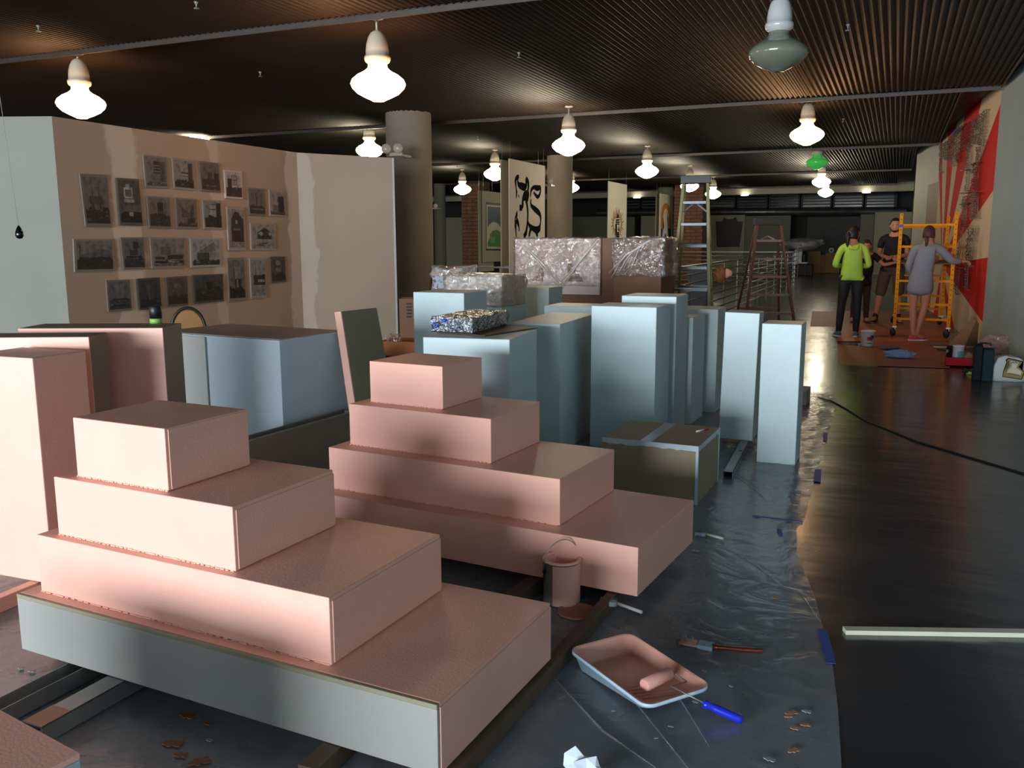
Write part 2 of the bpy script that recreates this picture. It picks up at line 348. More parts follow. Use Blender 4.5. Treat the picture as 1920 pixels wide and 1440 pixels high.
plinth('plinth','narrow shaded pale blue plinth squeezed between the tallest plinth and the leaning one',(1.417,6.86),-27,.27,.36,0,.85,m_blue)
plinth('plinth','pale blue plinth standing farthest right behind the leaning one',(1.72,7.33),-24,.55,.36,0,.875,m_blue)
plinth('plinth','slightly leaning narrow pale blue plinth with its foot on a steel track',(1.69,6.05),-22.5,.235,.245,.05,.95,m_blue,tilt=.018)
plinth('plinth','slim pale blue plinth on clear plastic, nearest the open floor',(1.8326,5.5435),-24.35,.2446,.27,.001,.9172,m_blue)
plinth('plinth','pale blue plinth carrying the foil wrapped parcel',(-.012,4.915),-16,.522,.611,0,.9,m_blue)
plinth('plinth','pale blue plinth standing left of the clear wrapped case',(-.349,6.445),-23.5,.424,.395,0,1.07,m_blue)
plinth('plinth','long deep pale blue plinth right of the foil parcel',(.320,5.812),-20.2,.361,.948,0,.9,m_blue)
plinth('plinth','pale blue plinth under the clear wrapped case',(-.082,7.326),-25.6,.56,.494,0,.9,m_blue)
plinth('plinth','pale blue plinth right of the clear wrapped case and behind it',(.341,8.10),-25.5,.35,.33,0,1.02,m_blue)
plinth('plinth','low topped pale blue plinth in the gap left of the tallest two',(.676,7.317),-22.3,.433,.411,0,.9,m_blue)
plinth('plinth','small low blue-edged box on the floor behind the slim plinth',(2.60,7.65),-25.3,.24,.3,0,.125,mat('pale_patched_board',(176,184,180),.6,two=(150,136,112),tscale=6))
# edge paint on that small box
# ---- powder blue cabinet on the left with a pale end panel
p,a,u,v=pframe((-1.304,4.908),-29); cab=thing('display_cabinet','long powder blue display cabinet with a pale grey end section, behind the pink pyramid','cabinet',p,a)
bm=bmesh.new(); abox(bm,-1.02,0,.0,.60,0,.9,bev=.003); fin(bm,'body',m_blue2,parent=cab)
bm=bmesh.new(); abox(bm,-1.02,-.42+.0,-.012,0,0,.892,bev=.002); q=fin(bm,'end_panel',mat('pale_grey_board',(186,186,178),.5,noise_amt=.04),parent=cab); q['label']='unpainted pale grey section of the front'
q.location.x=-.16
bm=bmesh.new(); abox(bm,-1.0,-.02,.02,.58,.9,.904); q=fin(bm,'top',mat('lilac_grey_top',(168,158,156),.5),parent=cab); q['label']='lilac grey top board'
# ---- dark hollow box between the pyramids
P1=back(462,829,z=.44); P2=back(664,772,z=.44); d=(P2-P1); L_=d.length; aa=math.atan2(d.y,d.x)
t=thing('open_crate','low open-topped dark grey-green box behind the nearer pyramid','crate',(P1.x,P1.y,.0),aa)
m_dkb=mat('dark_olive_board',(112,104,90),.6,noise_amt=.1)
for nm,(x0,x1,y0,y1,z0,z1) in dict(side_panel=(-.5,L_+.04,0,.02,0,.44)).items():
    bm=bmesh.new(); abox(bm,x0,x1,y0,y1,z0,z1,bev=.002); fin(bm,nm,m_dkb,parent=t)
bm=bmesh.new(); abox(bm,-.5,L_+.04,.09,.11,0,.44,bev=.002); fin(bm,'side_panel',m_dkb,parent=t)
for x in (-.5,L_+.02): bm=bmesh.new(); abox(bm,x,x+.02,.021,.089,0,.438,bev=.002); fin(bm,'end_panel',m_dkb,parent=t)
bm=bmesh.new(); abox(bm,-.5,L_+.04,.0,.02,.4402,.4432); q=fin(bm,'paint_edge',mat('bluish_paint_edge',(128,140,140),.5,noise_amt=.3,nscale=20),parent=t)
# ---- pink boxes on the left
plinth('plinth','tall pink plinth at the left edge of the picture, nearest of the tall pink ones',(-1.88,3.42),-21,.36,.26,.0665,1.0,m_pink)
def twotone(label,o,rot,w,d,z0,z1):
    p,a,u,v=pframe(o,rot); t=thing('plinth',label,'plinth',p+Vector((0,0,z0)),a)
    bm=bmesh.new(); abox(bm,-w,0,.008,d,0,z1-z0,bev=.003); fin(bm,'body',m_mdf,parent=t)
    bm=bmesh.new(); abox(bm,-w,0,0,.008,0,z1-z0-.001,bev=.002); q=fin(bm,'front_panel',m_pink,parent=t); q['label']='pink painted front'
twotone('tall box with pink front and dark unpainted side, pressed behind the leftmost pink plinth',(-1.85,3.83),2,.9,.19,0,1.04)
twotone('wide tall box with pink front and bare dark side, in front of the blue cabinet',(-1.64,4.12),0,.68,.24,0,1.05)
# near corner box
q0=back(150,1412,z=.42); q1=back(0,1330,z=.42); d=(q0-q1); a=math.atan2(d.y,d.x)
t=thing('plinth','pink topped box cut off by the bottom left corner of the picture','plinth',(q0.x,q0.y,.07),a)
bm=bmesh.new(); abox(bm,-1.0,0,-.5,0,0,.335,bev=.002); fin(bm,'body',mat('bluish_white_primer',(170,190,196),.5,noise_amt=.08),parent=t)
bm=bmesh.new(); abox(bm,-1.0,.0,-.5,0,.336,.35,bev=.002); q=fin(bm,'top',m_pink,parent=t); q['label']='pink painted top'
# leaning board box behind the far pyramid
a0=back(629,585,z=.95); 
t=thing('leaning_panel','tall narrow grey-green panel box with pink edge, leaning behind the farther pyramid','panel',(0,0,0),0)
Yp=5.35; zt=1.02
def mt(px,py,Y): 
    d=F+RR*((px-960)/FPX)-UU*((py-720)/FPX); return Vector((0,0,H))+d*Y
A=mt(629,585,Yp);B=mt(641,584,Yp+.0);Cq=mt(706,577,Yp+.32);D=mt(657,775,Yp-.05);E_=mt(670,775,Yp-.05);F_=mt(729,700,Yp+.30)
def ext(a,b,z): s=(z-a.z)/(b.z-a.z); return a+(b-a)*s
D2=ext(A,D,.01);E2=ext(B,E_,.01);F2=ext(Cq,F_,.01); th=(B-A)
bm=bmesh.new(); vs=[bm.verts.new(x) for x in (B,Cq,F2,E2,A+th*.25,Cq-th*.75,F2-th*.75,D2+th*.25)]
for f in ((0,1,2,3),(4,7,6,5),(0,4,5,1),(1,5,6,2),(2,6,7,3),(3,7,4,0)): bm.faces.new([vs[i] for i in f])
fin(bm,'board',mat('grey_green_board',(138,136,112),.6,noise_amt=.05),parent=t)
bm=bmesh.new(); sh=(Cq-B).normalized()*.01; vs=[bm.verts.new(x-sh*1.02) for x in (A,B,E2,D2)]+[bm.verts.new(x-sh*.02) for x in (A,B,E2,D2)]
for f in ((0,1,2,3),(7,6,5,4),(0,4,5,1),(1,5,6,2),(2,6,7,3),(3,7,4,0)): bm.faces.new([vs[i] for i in f])
q=fin(bm,'edge_board',m_pink,parent=t); q['label']='pink painted edge'
# taped brown box
p,a,u,v=pframe((1.0198,4.7003),-25.1); t=thing('carton','brown board box with bluish white taped edges, marker pen on top','box',p,a); w,d,h=.558,.5455,.3308
bm=bmesh.new(); abox(bm,-w,0,0,d,0,h,bev=.002); fin(bm,'body',mat('tan_board',(158,142,116),.65,noise_amt=.05),parent=t)
def ragged(bm,x0,x1,z0,z1,y,ax):   # ragged-lower-edge strip
    n=24; top=[];bot=[]
    for k in range(n+1):
        s=x0+(x1-x0)*k/n; top.append((s,z1)); bot.append((s,z0+random.uniform(-.004,.004)))
    for k in range(n):
        P=[top[k],top[k+1],bot[k+1],bot[k]]
        vs=[bm.verts.new((s,y,z) if ax=='x' else ((y,s,z) if ax=='y' else (s,z,y))) for s,z in P]; bm.faces.new(vs)
bm=bmesh.new(); ragged(bm,-w,0,h-.028,h,-.002,'x'); ragged(bm,0,d,h-.03,h,.002,'y'); 
abox(bm,-.012,.003,-.003,.0,0,h); abox(bm,0,.003,-.003,.010,0,h); abox(bm,0,.003,d-.012,d,0,h)
abox(bm,-w,0,-.002,.004,h,h+.0015)
fin(bm,'edge_paint',m_paint_edge,parent=t)
bm=bmesh.new(); abox(bm,-.035,.035,0,d,0,.0012,mtx=Matrix.Translation((-.30,0,h))); fin(bm,'packing_tape',mat('clear_tape',(176,186,196),.3),parent=t)
# marker
A=back(1306,809,z=h+.006); B=back(1325,804,z=h+.006); t=thing('marker_pen','small white marker pen with a red cap lying on the taped brown box','pen',A)
dr=(B-A); bm=bmesh.new(); tube(bm,[(0,0,0),dr*.75],.0055,8); fin(bm,'barrel',m_white,parent=t)
bm=bmesh.new(); tube(bm,[dr*.7,dr*1.15],.0068,8); fin(bm,'cap',mat('red_plastic',(150,26,34),.4),parent=t)
# ---- foil parcel on brown board
Zt=.9
b_=[back(x,y,z=Zt+.006) for x,y in ((808,621),(910,629),(1008,614),(905,604))]
bm=bmesh.new(); prismz(bm,[(q.x,q.y) for q in b_],Zt+.001,Zt+.007); tag(fin(bm,'backing_board',mat('dark_brown_board',(70,52,40),.5)),'dark brown board under the foil parcel','board')
m_foil=mat('crinkled_foil_wrap',(176,182,188),.18,metal=.85,noise_amt=.2,nscale=30,bump=1.0,bscale=55,two=(120,128,136),tscale=18)
f0=[back(x,y,z=Zt+.008) for x,y in ((809,620),(886,624),(952,612),(884,603))]
t=thing('foil_parcel','flat parcel in crinkled silver foil with bits of blue tape','parcel',(f0[0]+f0[2])/2)
cen=(f0[0]+f0[2])/2; ex=(f0[1]-f0[0]); ey=(f0[3]-f0[0])
bm=bmesh.new(); nx,ny,nz=26,22,5; grid={}
for i in range(nx+1):
    for j in range(ny+1):
        for k in range(nz+1):
            if i in(0,nx) or j in(0,ny) or k in (0,nz):
                p=f0[0]+ex*(i/nx)+ey*(j/ny)+Vector((0,0,.085*k/nz)); p=p+noise.noise_vector(p*38)*.007*(1 if k else 0)
                grid[i,j,k]=bm.verts.new(p-cen)
def q4(a,b,c,d_):
    bm.faces.new([grid[a],grid[b],grid[c],grid[d_]])
for i in range(nx):
    for j in range(ny):
        for k in (0,nz): q4((i,j,k),(i+1,j,k),(i+1,j+1,k),(i,j+1,k))
    for k in range(nz):
        for j in (0,ny): q4((i,j,k),(i+1,j,k),(i+1,j,k+1),(i,j,k+1))
for j in range(ny):
    for k in range(nz):
        for i in (0,nx): q4((i,j,k),(i,j+1,k),(i,j+1,k+1),(i,j,k+1))
fin(bm,'wrapping',m_foil,parent=t)
for px,py,zz,r in ((819,611,.045,.018),(833,601,.09,.02),(815,606,.06,.014)):
    q=back(px,py,z=Zt+zz)-cen; bm=bmesh.new(); bmesh.ops.create_icosphere(bm,subdivisions=2,radius=1); bmesh.ops.scale(bm,vec=(r,r,r*.6),verts=bm.verts); 
    for v_ in bm.verts: v_.co+=q+noise.noise_vector(v_.co*40)*.005
    fin(bm,'tape_patch',mat('bright_blue_tape',(30,90,210),.4),parent=t)
# ---- wrapped case on the plinth: core box with clear film
def film(name,rgb,dif,glo,rough=.12,bs=12,bd=.03,fr=1.0,mod=.5):
    m=bpy.data.materials.new(name); MATS[name]=m; m.use_nodes=True; nt=m.node_tree; N=nt.nodes.new; L=nt.links.new
    for n in list(nt.nodes):
        if n.type!='OUTPUT_MATERIAL': nt.nodes.remove(n)
    out=[n for n in nt.nodes if n.type=='OUTPUT_MATERIAL'][0]
    tc=N('ShaderNodeTexCoord'); no=N('ShaderNodeTexNoise'); no.inputs['Scale'].default_value=bs; no.inputs['Detail'].default_value=4; no.inputs['Distortion'].default_value=1.2; L(tc.outputs['Object'],no.inputs['Vector'])
    bp=N('ShaderNodeBump'); bp.inputs['Strength'].default_value=1; bp.inputs['Distance'].default_value=bd; L(no.outputs['Fac'],bp.inputs['Height'])
    tr=N('ShaderNodeBsdfTransparent'); di=N('ShaderNodeBsdfDiffuse'); di.inputs[0].default_value=s2l(rgb)+(1,); gl=N('ShaderNodeBsdfGlossy'); gl.inputs['Roughness'].default_value=rough; gl.inputs[0].default_value=(1,1,1,1); L(bp.outputs[0],gl.inputs['Normal'])
    a=N('ShaderNodeMixShader'); mr=N('ShaderNodeMapRange'); mr.inputs[1].default_value=.35; mr.inputs[2].default_value=.65; mr.inputs[3].default_value=dif*(1-mod); mr.inputs[4].default_value=dif*(1+mod); L(no.outputs['Fac'],mr.inputs[0]); L(mr.outputs[0],a.inputs[0]); L(tr.outputs[0],a.inputs[1]); L(di.outputs[0],a.inputs[2])
    lw=N('ShaderNodeLayerWeight'); lw.inputs[0].default_value=.25; L(bp.outputs[0],lw.inputs['Normal']); m2=N('ShaderNodeMapRange'); m2.inputs[3].default_value=glo; m2.inputs[4].default_value=min(1,glo*2+.4*fr); L(lw.outputs['Fresnel'],m2.inputs[0])
    b=N('ShaderNodeMixShader'); L(m2.outputs[0],b.inputs[0]); L(a.outputs[0],b.inputs[1]); L(gl.outputs[0],b.inputs[2]); L(b.outputs[0],out.inputs[0]); return m
m_film=film('clear_plastic_film',(214,206,200),.12,.16,.10,11,.05)
m_film2=film('cloudy_plastic_film',(206,200,196),.28,.18,.14,10,.05)
def filmbox(name,parent,x0,x1,y0,y1,z0,z1,m,amp=.012,n=14,fr=9,seed=0):
    bm=bmesh.new(); bmesh.ops.create_cube(bm,size=1); bmesh.ops.subdivide_edges(bm,edges=bm.edges[:],cuts=n,use_grid_fill=True)
    for v in bm.verts:
        c=v.co.copy(); v.co=Vector((x0+(x1-x0)*(c.x+.5),y0+(y1-y0)*(c.y+.5),z0+(z1-z0)*(c.z+.5)))
        q=v.co*fr+Vector((seed,0,0)); dsp=noise.noise(Vector((q.x*1.0+q.z*.8,q.y,q.z*2.2-q.x*.6)))*amp+abs(noise.noise(q*2.5))*amp*.5
        v.co+=(c*2).normalized()*max(dsp,-.3*amp)
    for f in bm.faces: f.smooth=True
    return fin(bm,name,m,parent=parent)
p,a,u,v=pframe((-.082,7.326),-25.6); t=thing('display_case','clear acrylic case wrapped in shiny plastic film, on a pale blue plinth','display case',p+Vector((0,0,.901)),a)
bm=bmesh.new(); abox(bm,-.54,-.01,.02,.48,0,.245,bev=.002); fin(bm,'case',mat('frosted_acrylic',(214,196,178),.25,alpha=.75),parent=t)
filmbox('film_wrap',t,-.555,.0,.0,.49,.0,.262,m_film2,amp=.016,seed=3)
# plastic bag behind it
q=back(872,512,z=1.06); 
q=rm((-.62,7.85)); t=thing('plastic_bag','crumpled clear plastic bag with a printed square, behind the wrapped case','bag',(q[0],q[1],1.0),YAW*0)
# plinth it stands on
plinth('plinth','pale blue plinth hidden behind the clear wrapped case, carrying a plastic bag',(-.42,7.95),-24,.36,.34,0,.998,m_blue)
q=pframe((-.42,7.95),-24); t.location=q[0]-q[2]*.18+q[3]*.16+Vector((0,0,.999)); t.rotation_euler=(0,0,q[1])
filmbox('film',t,-.17,.14,-.12,.12,.0,.2,m_film,amp=.05,fr=7,seed=8)
bm=bmesh.new(); abox(bm,-.165,-.02,-.135,-.13,.02,.13); fin(bm,'printed_label',mat('bluish_print',(150,158,168),.5,two=(70,76,90),tscale=30,tlo=.55,thi=.6),parent=t)
# ---- big wrapped crates
A=back(966,447,y=9.9); B=back(1126.5,447,y=9.9); zt=A.z
t=thing('wrapped_crate','wide board crate wrapped in clear plastic with diagonal folds, left of the pair','crate',(A.x,9.9,0))
w=B.x-A.x; zb=back(1126,553,y=9.9).z
bm=bmesh.new(); abox(bm,0,w+.16,.03,.75,0,zt,bev=.004); fin(bm,'body',m_cardd,parent=t)
bm=bmesh.new(); abox(bm,.0,w,0,.03,zb,zt-.005,bev=.003); fin(bm,'front_board',mat('pinkish_board',(186,160,148),.6,noise_amt=.12,nscale=3,two=(206,190,182),tscale=2.5),parent=t)
for (xa,za,xb,zb2) in ((.03,zt-.02,w*.55,zb+.13),(w-.03,zt-.02,w*.55,zb+.13)):
    bm=bmesh.new(); 
    for k in range(5):
        o_=random.uniform(-.025,.025); tube(bm,[(xa+o_*.3,-.012,za),((xa+xb)/2+o_,-.018-abs(o_)*.3,(za+zb2)/2+o_*.5),(xb+o_,-.012,zb2-.02*k)],.004,5)
    fin(bm,'fold',mat('film_fold',(244,238,234),.15,alpha=.8,spec=.9),parent=t)
bm=bmesh.new(); abox(bm,.02,w-.01,-.006,-.001,zb,zb+.15); fin(bm,'paper_band',mat('white_tissue',(206,196,192),.6),parent=t)
filmbox('film_wrap',t,-.02,w+.005,-.012,.045,zb+.1,zt+.01,m_film,amp=.012,n=18,fr=5,seed=1)
for (x1_,x2_) in ((w*.2,w*.34),(w*.62,w*.82)):
    bm=bmesh.new(); vs=[bm.verts.new(c) for c in ((x1_,-.005,zb+.15),(x2_,-.005,zb+.15),((x1_+x2_)/2+(.12 if x1_<w/2 else -.1),-.005,zb+.42))]; bm.faces.new(vs); fin(bm,'board_patch',m_card,parent=t)
A=back(1148,447,y=9.75); B=back(1231,447,y=9.75); t=thing('wrapped_crate','tall brown crate with shiny plastic draped over its upper half, nearer the ladder','crate',(A.x,9.75,0))
w=B.x-A.x; zt=A.z; zb=back(1190,518,y=9.75).z
bm=bmesh.new(); abox(bm,.006,w+.05,.05,.6,0,zt-.01,bev=.004); fin(bm,'body',m_cardd,parent=t)
filmbox('film_wrap',t,0,w+.1,.0,.62,zb,zt+.008,m_film,amp=.022,n=20,fr=6,seed=5)
bm=bmesh.new()
for k in range(12):
    s=k/11; xx=w*.9-s*.03; tube(bm,[(xx,-.02,zt-.02),(xx-w*(.25+.3*s),-.03,zt-.10-.1*s),(xx-w*(.4+.5*s)+.03*math.sin(k*3),-.022,zb+.03+.12*(1-s)+.05*math.sin(k*5))],.003,5)
fin(bm,'fold',mat('film_fold',()),parent=t)
# ================================================================== floor things
m_sheet=film('clear_drop_sheet',(172,184,192),.46,.05,.22,5,.012,fr=.8,mod=.12)
edge_px=[(1560,738),(1571,752),(1560,790),(1548,830),(1537,870),(1530,890),(1518,935),(1508,977),(1494,990),(1494,1035),(1501,1055),(1528,1121),(1540,1168),(1553,1212),(1561,1245),(1571,1327),(1577,1424),(1580,1500)]
edge=[back(x,y,z=0) for x,y in edge_px]; edge.sort(key=lambda q:-q.y)
def edge_u(v):
    if v>edge[0].y: return edge[0].x
    if v<edge[-1].y: return edge[-1].x
    for a,b in zip(edge,edge[1:]):
        if b.y<=v<=a.y: return a.x+(b.x-a.x)*((a.y-v)/max(a.y-b.y,1e-6))
bm=bmesh.new(); nv=260; nu=130; y0,y1=.9,edge[0].y; rows=[]
for j in range(nv+1):
    v=y0+(y1-y0)*j/nv; eu=edge_u(v); row=[]
    for i in range(nu+1):
        s=(i/nu)**.55; x=-5.4+(eu+5.4)*s; dd=eu-x
        h=.0012+max(0,noise.noise(Vector((x*3,v*2.2,0))))*.004
        if dd<.40: h+=abs(noise.noise(Vector((x*24,v*11,3))))*(.030 if v>4.2 else .010)*(1-dd/.40)*min(1,max(0,dd-.05)/.06)
        rdg=noise.noise(Vector(((x+v*.7)*9,(v-x*.3)*1.1,5))); h+=max(0,rdg-.35)*.012
        row.append(bm.verts.new((x,v,h)))
    rows.append(row)
for j in range(nv):
    for i in range(nu):
        f=bm.faces.new((rows[j][i],rows[j][i+1],rows[j+1][i+1],rows[j+1][i])); f.smooth=True
sheet=tag(fin(bm,'drop_sheet',m_sheet),'wrinkled clear plastic drop sheet taped over the floor under the plinths','drop sheet')
# creases in the sheet
m_crs=film('film_crease',(170,178,184),.2,.06)
for pts in (((1340,865),(1400,905),(1440,940)),((1345,865),(1385,890),(1425,915)),((1505,900),(1495,950),(1500,975)),((1125,1170),(1250,1270),(1330,1400)),((1060,1150),(1170,1290),(1290,1440)),((1528,1125),(1500,1110),(1538,1165)),((1350,1020),(1420,1060),(1470,1100)),((1010,1240),(1130,1370),(1230,1440))):
    bm=bmesh.new(); tube(bm,[back(x,y,z=.006) for x,y in pts],[.001,.004,.001],5); fin(bm,'crease',m_crs,parent=sheet)
def blob(px,py,r,m,name='paint_splash',parent=None,el=1,seed=0):
    c=back(px,py,z=0); bm=bmesh.new(); n=24; pts=[]
    rr=random.Random(px*7+py); ph=rr.uniform(0,3)
    for k in range(n):
        a=2*PI*k/n; q=r*(.75+.25*math.sin(2*a+ph)+.16*math.sin(5*a+ph*3)+.05*rr.uniform(-1,1)); pts.append((c.x+q*math.cos(a)*el,c.y+q*math.sin(a)))
    prismz(bm,pts,.0065,.0085); return fin(bm,name,m,parent=parent)
m_splp=mat('dried_peach_paint',(176,130,104),.5); m_splo=mat('dried_orange_paint',(132,88,52),.5); m_splw=mat('dried_white_paint',(150,156,162),.5)
for px,py,r in ((1453,1124,.016),(1484,1340,.02),(1478,1347,.012),(1510,1363,.014),(1490,1370,.012),(1487,1411,.018),(1262,1182,.006),(1010,1268,.01),(1320,1262,.008)): blob(px,py,r,m_splp,parent=sheet)
for px,py,r in ((353,1346,.024),(390,1361,.012),(325,1398,.03),(375,1432,.03),(340,1420,.02)): blob(px,py,r,m_splo,parent=sheet)
for px,py,r in ((1513,1338,.014),(1304,1035,.02),(1258,1366,.008),(1443,1428,.016),(393,1392,.011),(1304,1320,.01),(40,1256,.014),(60,1262,.012),(1230,1388,.006),(1150,1337,.006),(1370,1290,.008),(1383,1342,.012)): blob(px,py,r,m_splw,parent=sheet)
# blue tape strips
def strip(px,w,label):
    P=[back(x,y,z=.0065) for x,y in px]; c=P[0]; bm=bmesh.new()
    d=(P[-1]-P[0]).normalized(); s=Vector((-d.y,d.x,0))*w/2
    vs=[(bm.verts.new(p-s-c),bm.verts.new(p+s-c)) for p in P]
    for a,b in zip(vs,vs[1:]): bm.faces.new((a[0],a[1],b[1],b[0]))
    r=bmesh.ops.extrude_face_region(bm,geom=bm.faces[:]); bmesh.ops.translate(bm,vec=(0,0,.0015),verts=[v for v in r['geom'] if isinstance(v,bmesh.types.BMVert)])
    tag(fin(bm,'tape_strip',m_bluetape,loc=c),label,'tape','blue tape strips on the sheet')
strip([(1541,1180),(1550,1210),(1558,1244)],.032,'wide blue tape strip on the sheet edge beside the white batten')
strip([(1411,967),(1450,972),(1505,978)],.018,'long thin blue tape strip across the sheet fold')
strip([(1534,880),(1532,903)],.04,'short blue tape strip on the sheet edge, second from the far end')
strip([(1548,812),(1547,826)],.03,'small blue tape strip on the sheet edge nearest the black cable')
strip([(1461,992),(1464,1003)],.02,'tiny blue tape scrap on the sheet below the long strip')
# steel studs / lumber rails under the pyramids
def rail(name,label,cat,pxa,pxb,w,h,m,chan=None,ztop=.064,ext0=0,ext1=0):
    A=back(*pxa,z=ztop);B=back(*pxb,z=ztop); d=(B-A).normalized(); A=A-d*ext0; B=B+d*ext1; L=(B-A).length; a=math.atan2(d.y,d.x)-PI/2
    bm=bmesh.new()
    if chan is None: abox(bm,-w/2,w/2,0,L,ztop-h,ztop,bev=.002)
    elif chan=='up':
        abox(bm,-w/2,w/2,0,L,ztop-h,ztop-h+.003); abox(bm,-w/2,-w/2+.003,0,L,ztop-h,ztop); abox(bm,w/2-.003,w/2,0,L,ztop-h,ztop)
    else:
        abox(bm,-w/2,w/2,0,L,ztop-.003,ztop); abox(bm,-w/2,-w/2+.003,0,L,ztop-h,ztop); abox(bm,w/2-.003,w/2,0,L,ztop-h,ztop)
    return tag(fin(bm,name,m,loc=(A.x,A.y,0),rot=(0,0,a)),label,cat)
rail('steel_stud','open-side-up steel stud running out from under the nearer pyramid, left of the other stud','stud',(3,1318),(146,1246),.075,.055,m_steel,'up',ext0=.3,ext1=.9)
r_=rail('steel_stud','paint-marked steel stud lying flat side up at the bottom left under the nearer pyramid','stud',(60,1358),(221,1270),.082,.055,m_steel,'down',ext0=.0,ext1=.9)
bm=bmesh.new(); abox(bm,-.04,.04,0,.1,.0642,.0652); fin(bm,'paint_patch',m_splp,parent=r_)
rail('wooden_rail','brown lumber rail along the right side of the nearer pyramid','rail',(852,1437),(1143,1116),.04,.055,m_wood,ext0=.1,ext1=.9,ztop=.06)
rail('wooden_rail','brown lumber rail between the two pyramids, left of the paint can','rail',(965,1108),(1000,1085),.06,.055,m_wood,ext0=.35,ext1=.6,ztop=.06)
rail('wooden_rail','short lumber end poking out below the grey front panel','rail',(575,1438),(615,1402),.06,.06,m_wood,ext0=0,ext1=.25)
rail('wooden_rail','pink-topped rail under the tall pink plinth at the left edge','rail',(0,1117),(65,1090),.045,.06,m_pink,ext0=.4,ext1=.5)
r_=rail('steel_track','pale steel track with a round knockout hole, under the leaning blue plinth','stud',(1365,884),(1396,826),.06,.045,m_steel,'down',ztop=.048,ext1=.5)
q=back(1388,845,z=.049); bm=bmesh.new(); lathe(bm,[(0,0),(.014,0),(.014,.001),(0,.001)],16); o=fin(bm,'hole',m_black); o.parent=r_; o.matrix_parent_inverse=(Matrix.Translation(r_.location)@r_.rotation_euler.to_matrix().to_4x4()).inverted(); o.location=(q.x,q.y,.0485)
rail('timber_batten','pale green-white batten lying on the dark floor at the right edge','batten',(1583,1178),(1930,1183),.04,.018,mat('pale_batten',(206,210,188),.6),ztop=.018,ext1=.4)
# paint can
cb=back(1053,1128,z=.0); cb=Vector((cb.x,cb.y,.008)); Rc=.074; Hc=.178
t=thing('paint_can','open paint can dripping with pink paint, beside the farther pyramid','paint can',cb)
bm=bmesh.new(); lathe(bm,[(0,0),(Rc,0),(Rc+.001,.004),(Rc,.008),(Rc,Hc-.01),(Rc+.004,Hc-.006),(Rc+.004,Hc),(Rc-.002,Hc+.001),(Rc-.012,Hc-.004),(Rc-.012,.03),(0,.03)],40); fin(bm,'body',mat('smeared_tin',(150,152,142),.3,metal=.3,two=(222,184,164),tscale=11,tlo=.55,thi=.6),parent=t)
bm=bmesh.new(); lathe(bm,[(0,.085),(Rc-.0125,.085)],32); q=fin(bm,'paint',m_pink,parent=t); q['label']='pink paint inside'
bm=bmesh.new(); lathe(bm,[(Rc-.0125,.04),(Rc-.0126,Hc-.006),(Rc-.008,Hc+.0015),(Rc+.002,Hc+.003),(Rc+.0048,Hc+.001),(Rc+.0048,Hc-.006)],40); q=fin(bm,'rim_paint',m_pink,parent=t); q['label']='pink paint coating the rim and the inner wall'
bm=bmesh.new(); 
for k in range(5):
    a=math.radians(190+k*9); 
bm=bmesh.new(); lathe(bm,[(Rc+.0008,.0),(Rc+.0014,.02),(Rc+.0014,Hc-.02),(Rc+.0008,Hc-.012)],40)
for f in [f for f in bm.faces if not (-1.65<math.atan2(f.calc_center_median().y,f.calc_center_median().x)<.9)]: bm.faces.remove(f)
fin(bm,'paint_run',m_pink,parent=t)
bm=bmesh.new(); lathe(bm,[(Rc+.0009,.09),(Rc+.0015,.1),(Rc+.0015,Hc-.012)],40)
for f in [f for f in bm.faces if not (-3.0<math.atan2(f.calc_center_median().y,f.calc_center_median().x)<-2.35)]: bm.faces.remove(f)
fin(bm,'label_patch',m_black,parent=t)
hd=Vector((math.cos(YAW+PI+.4),math.sin(YAW+PI+.4),0)); bm=bmesh.new()
pts=[]
for k in range(17):
    s=-PI/2+PI*k/16; pts.append(hd*(-math.sin(s)*(Rc+.006))+Vector((0,0,Hc-.045 if k in(0,16) else Hc-.02+math.cos(s)*.10))+Vector((-hd.y,hd.x,0))*.01*math.cos(s))
tube(bm,pts,.0022,6); fin(bm,'handle',m_steel,parent=t)
for s in (-1,1):
    bm=bmesh.new(); bmesh.ops.create_icosphere(bm,subdivisions=2,radius=.009); bmesh.ops.translate(bm,vec=hd*s*(Rc+.003)+Vector((0,0,Hc-.045)),verts=bm.verts); fin(bm,'handle_ear',m_black if s>0 else m_steel,parent=t)
lb=back(1082,1148,z=.004); bm=bmesh.new(); lathe(bm,[(0,.0),(.074,.0),(.078,.004),(.076,.009),(.066,.009),(.064,.005),(0,.005)],36)
tag(fin(bm,'can_lid',mat('rusty_pink_lid',(166,112,90),.5,noise_amt=.2),loc=(lb.x,lb.y,.003)),'round paint can lid lying flat under the edge of the paint can','lid')
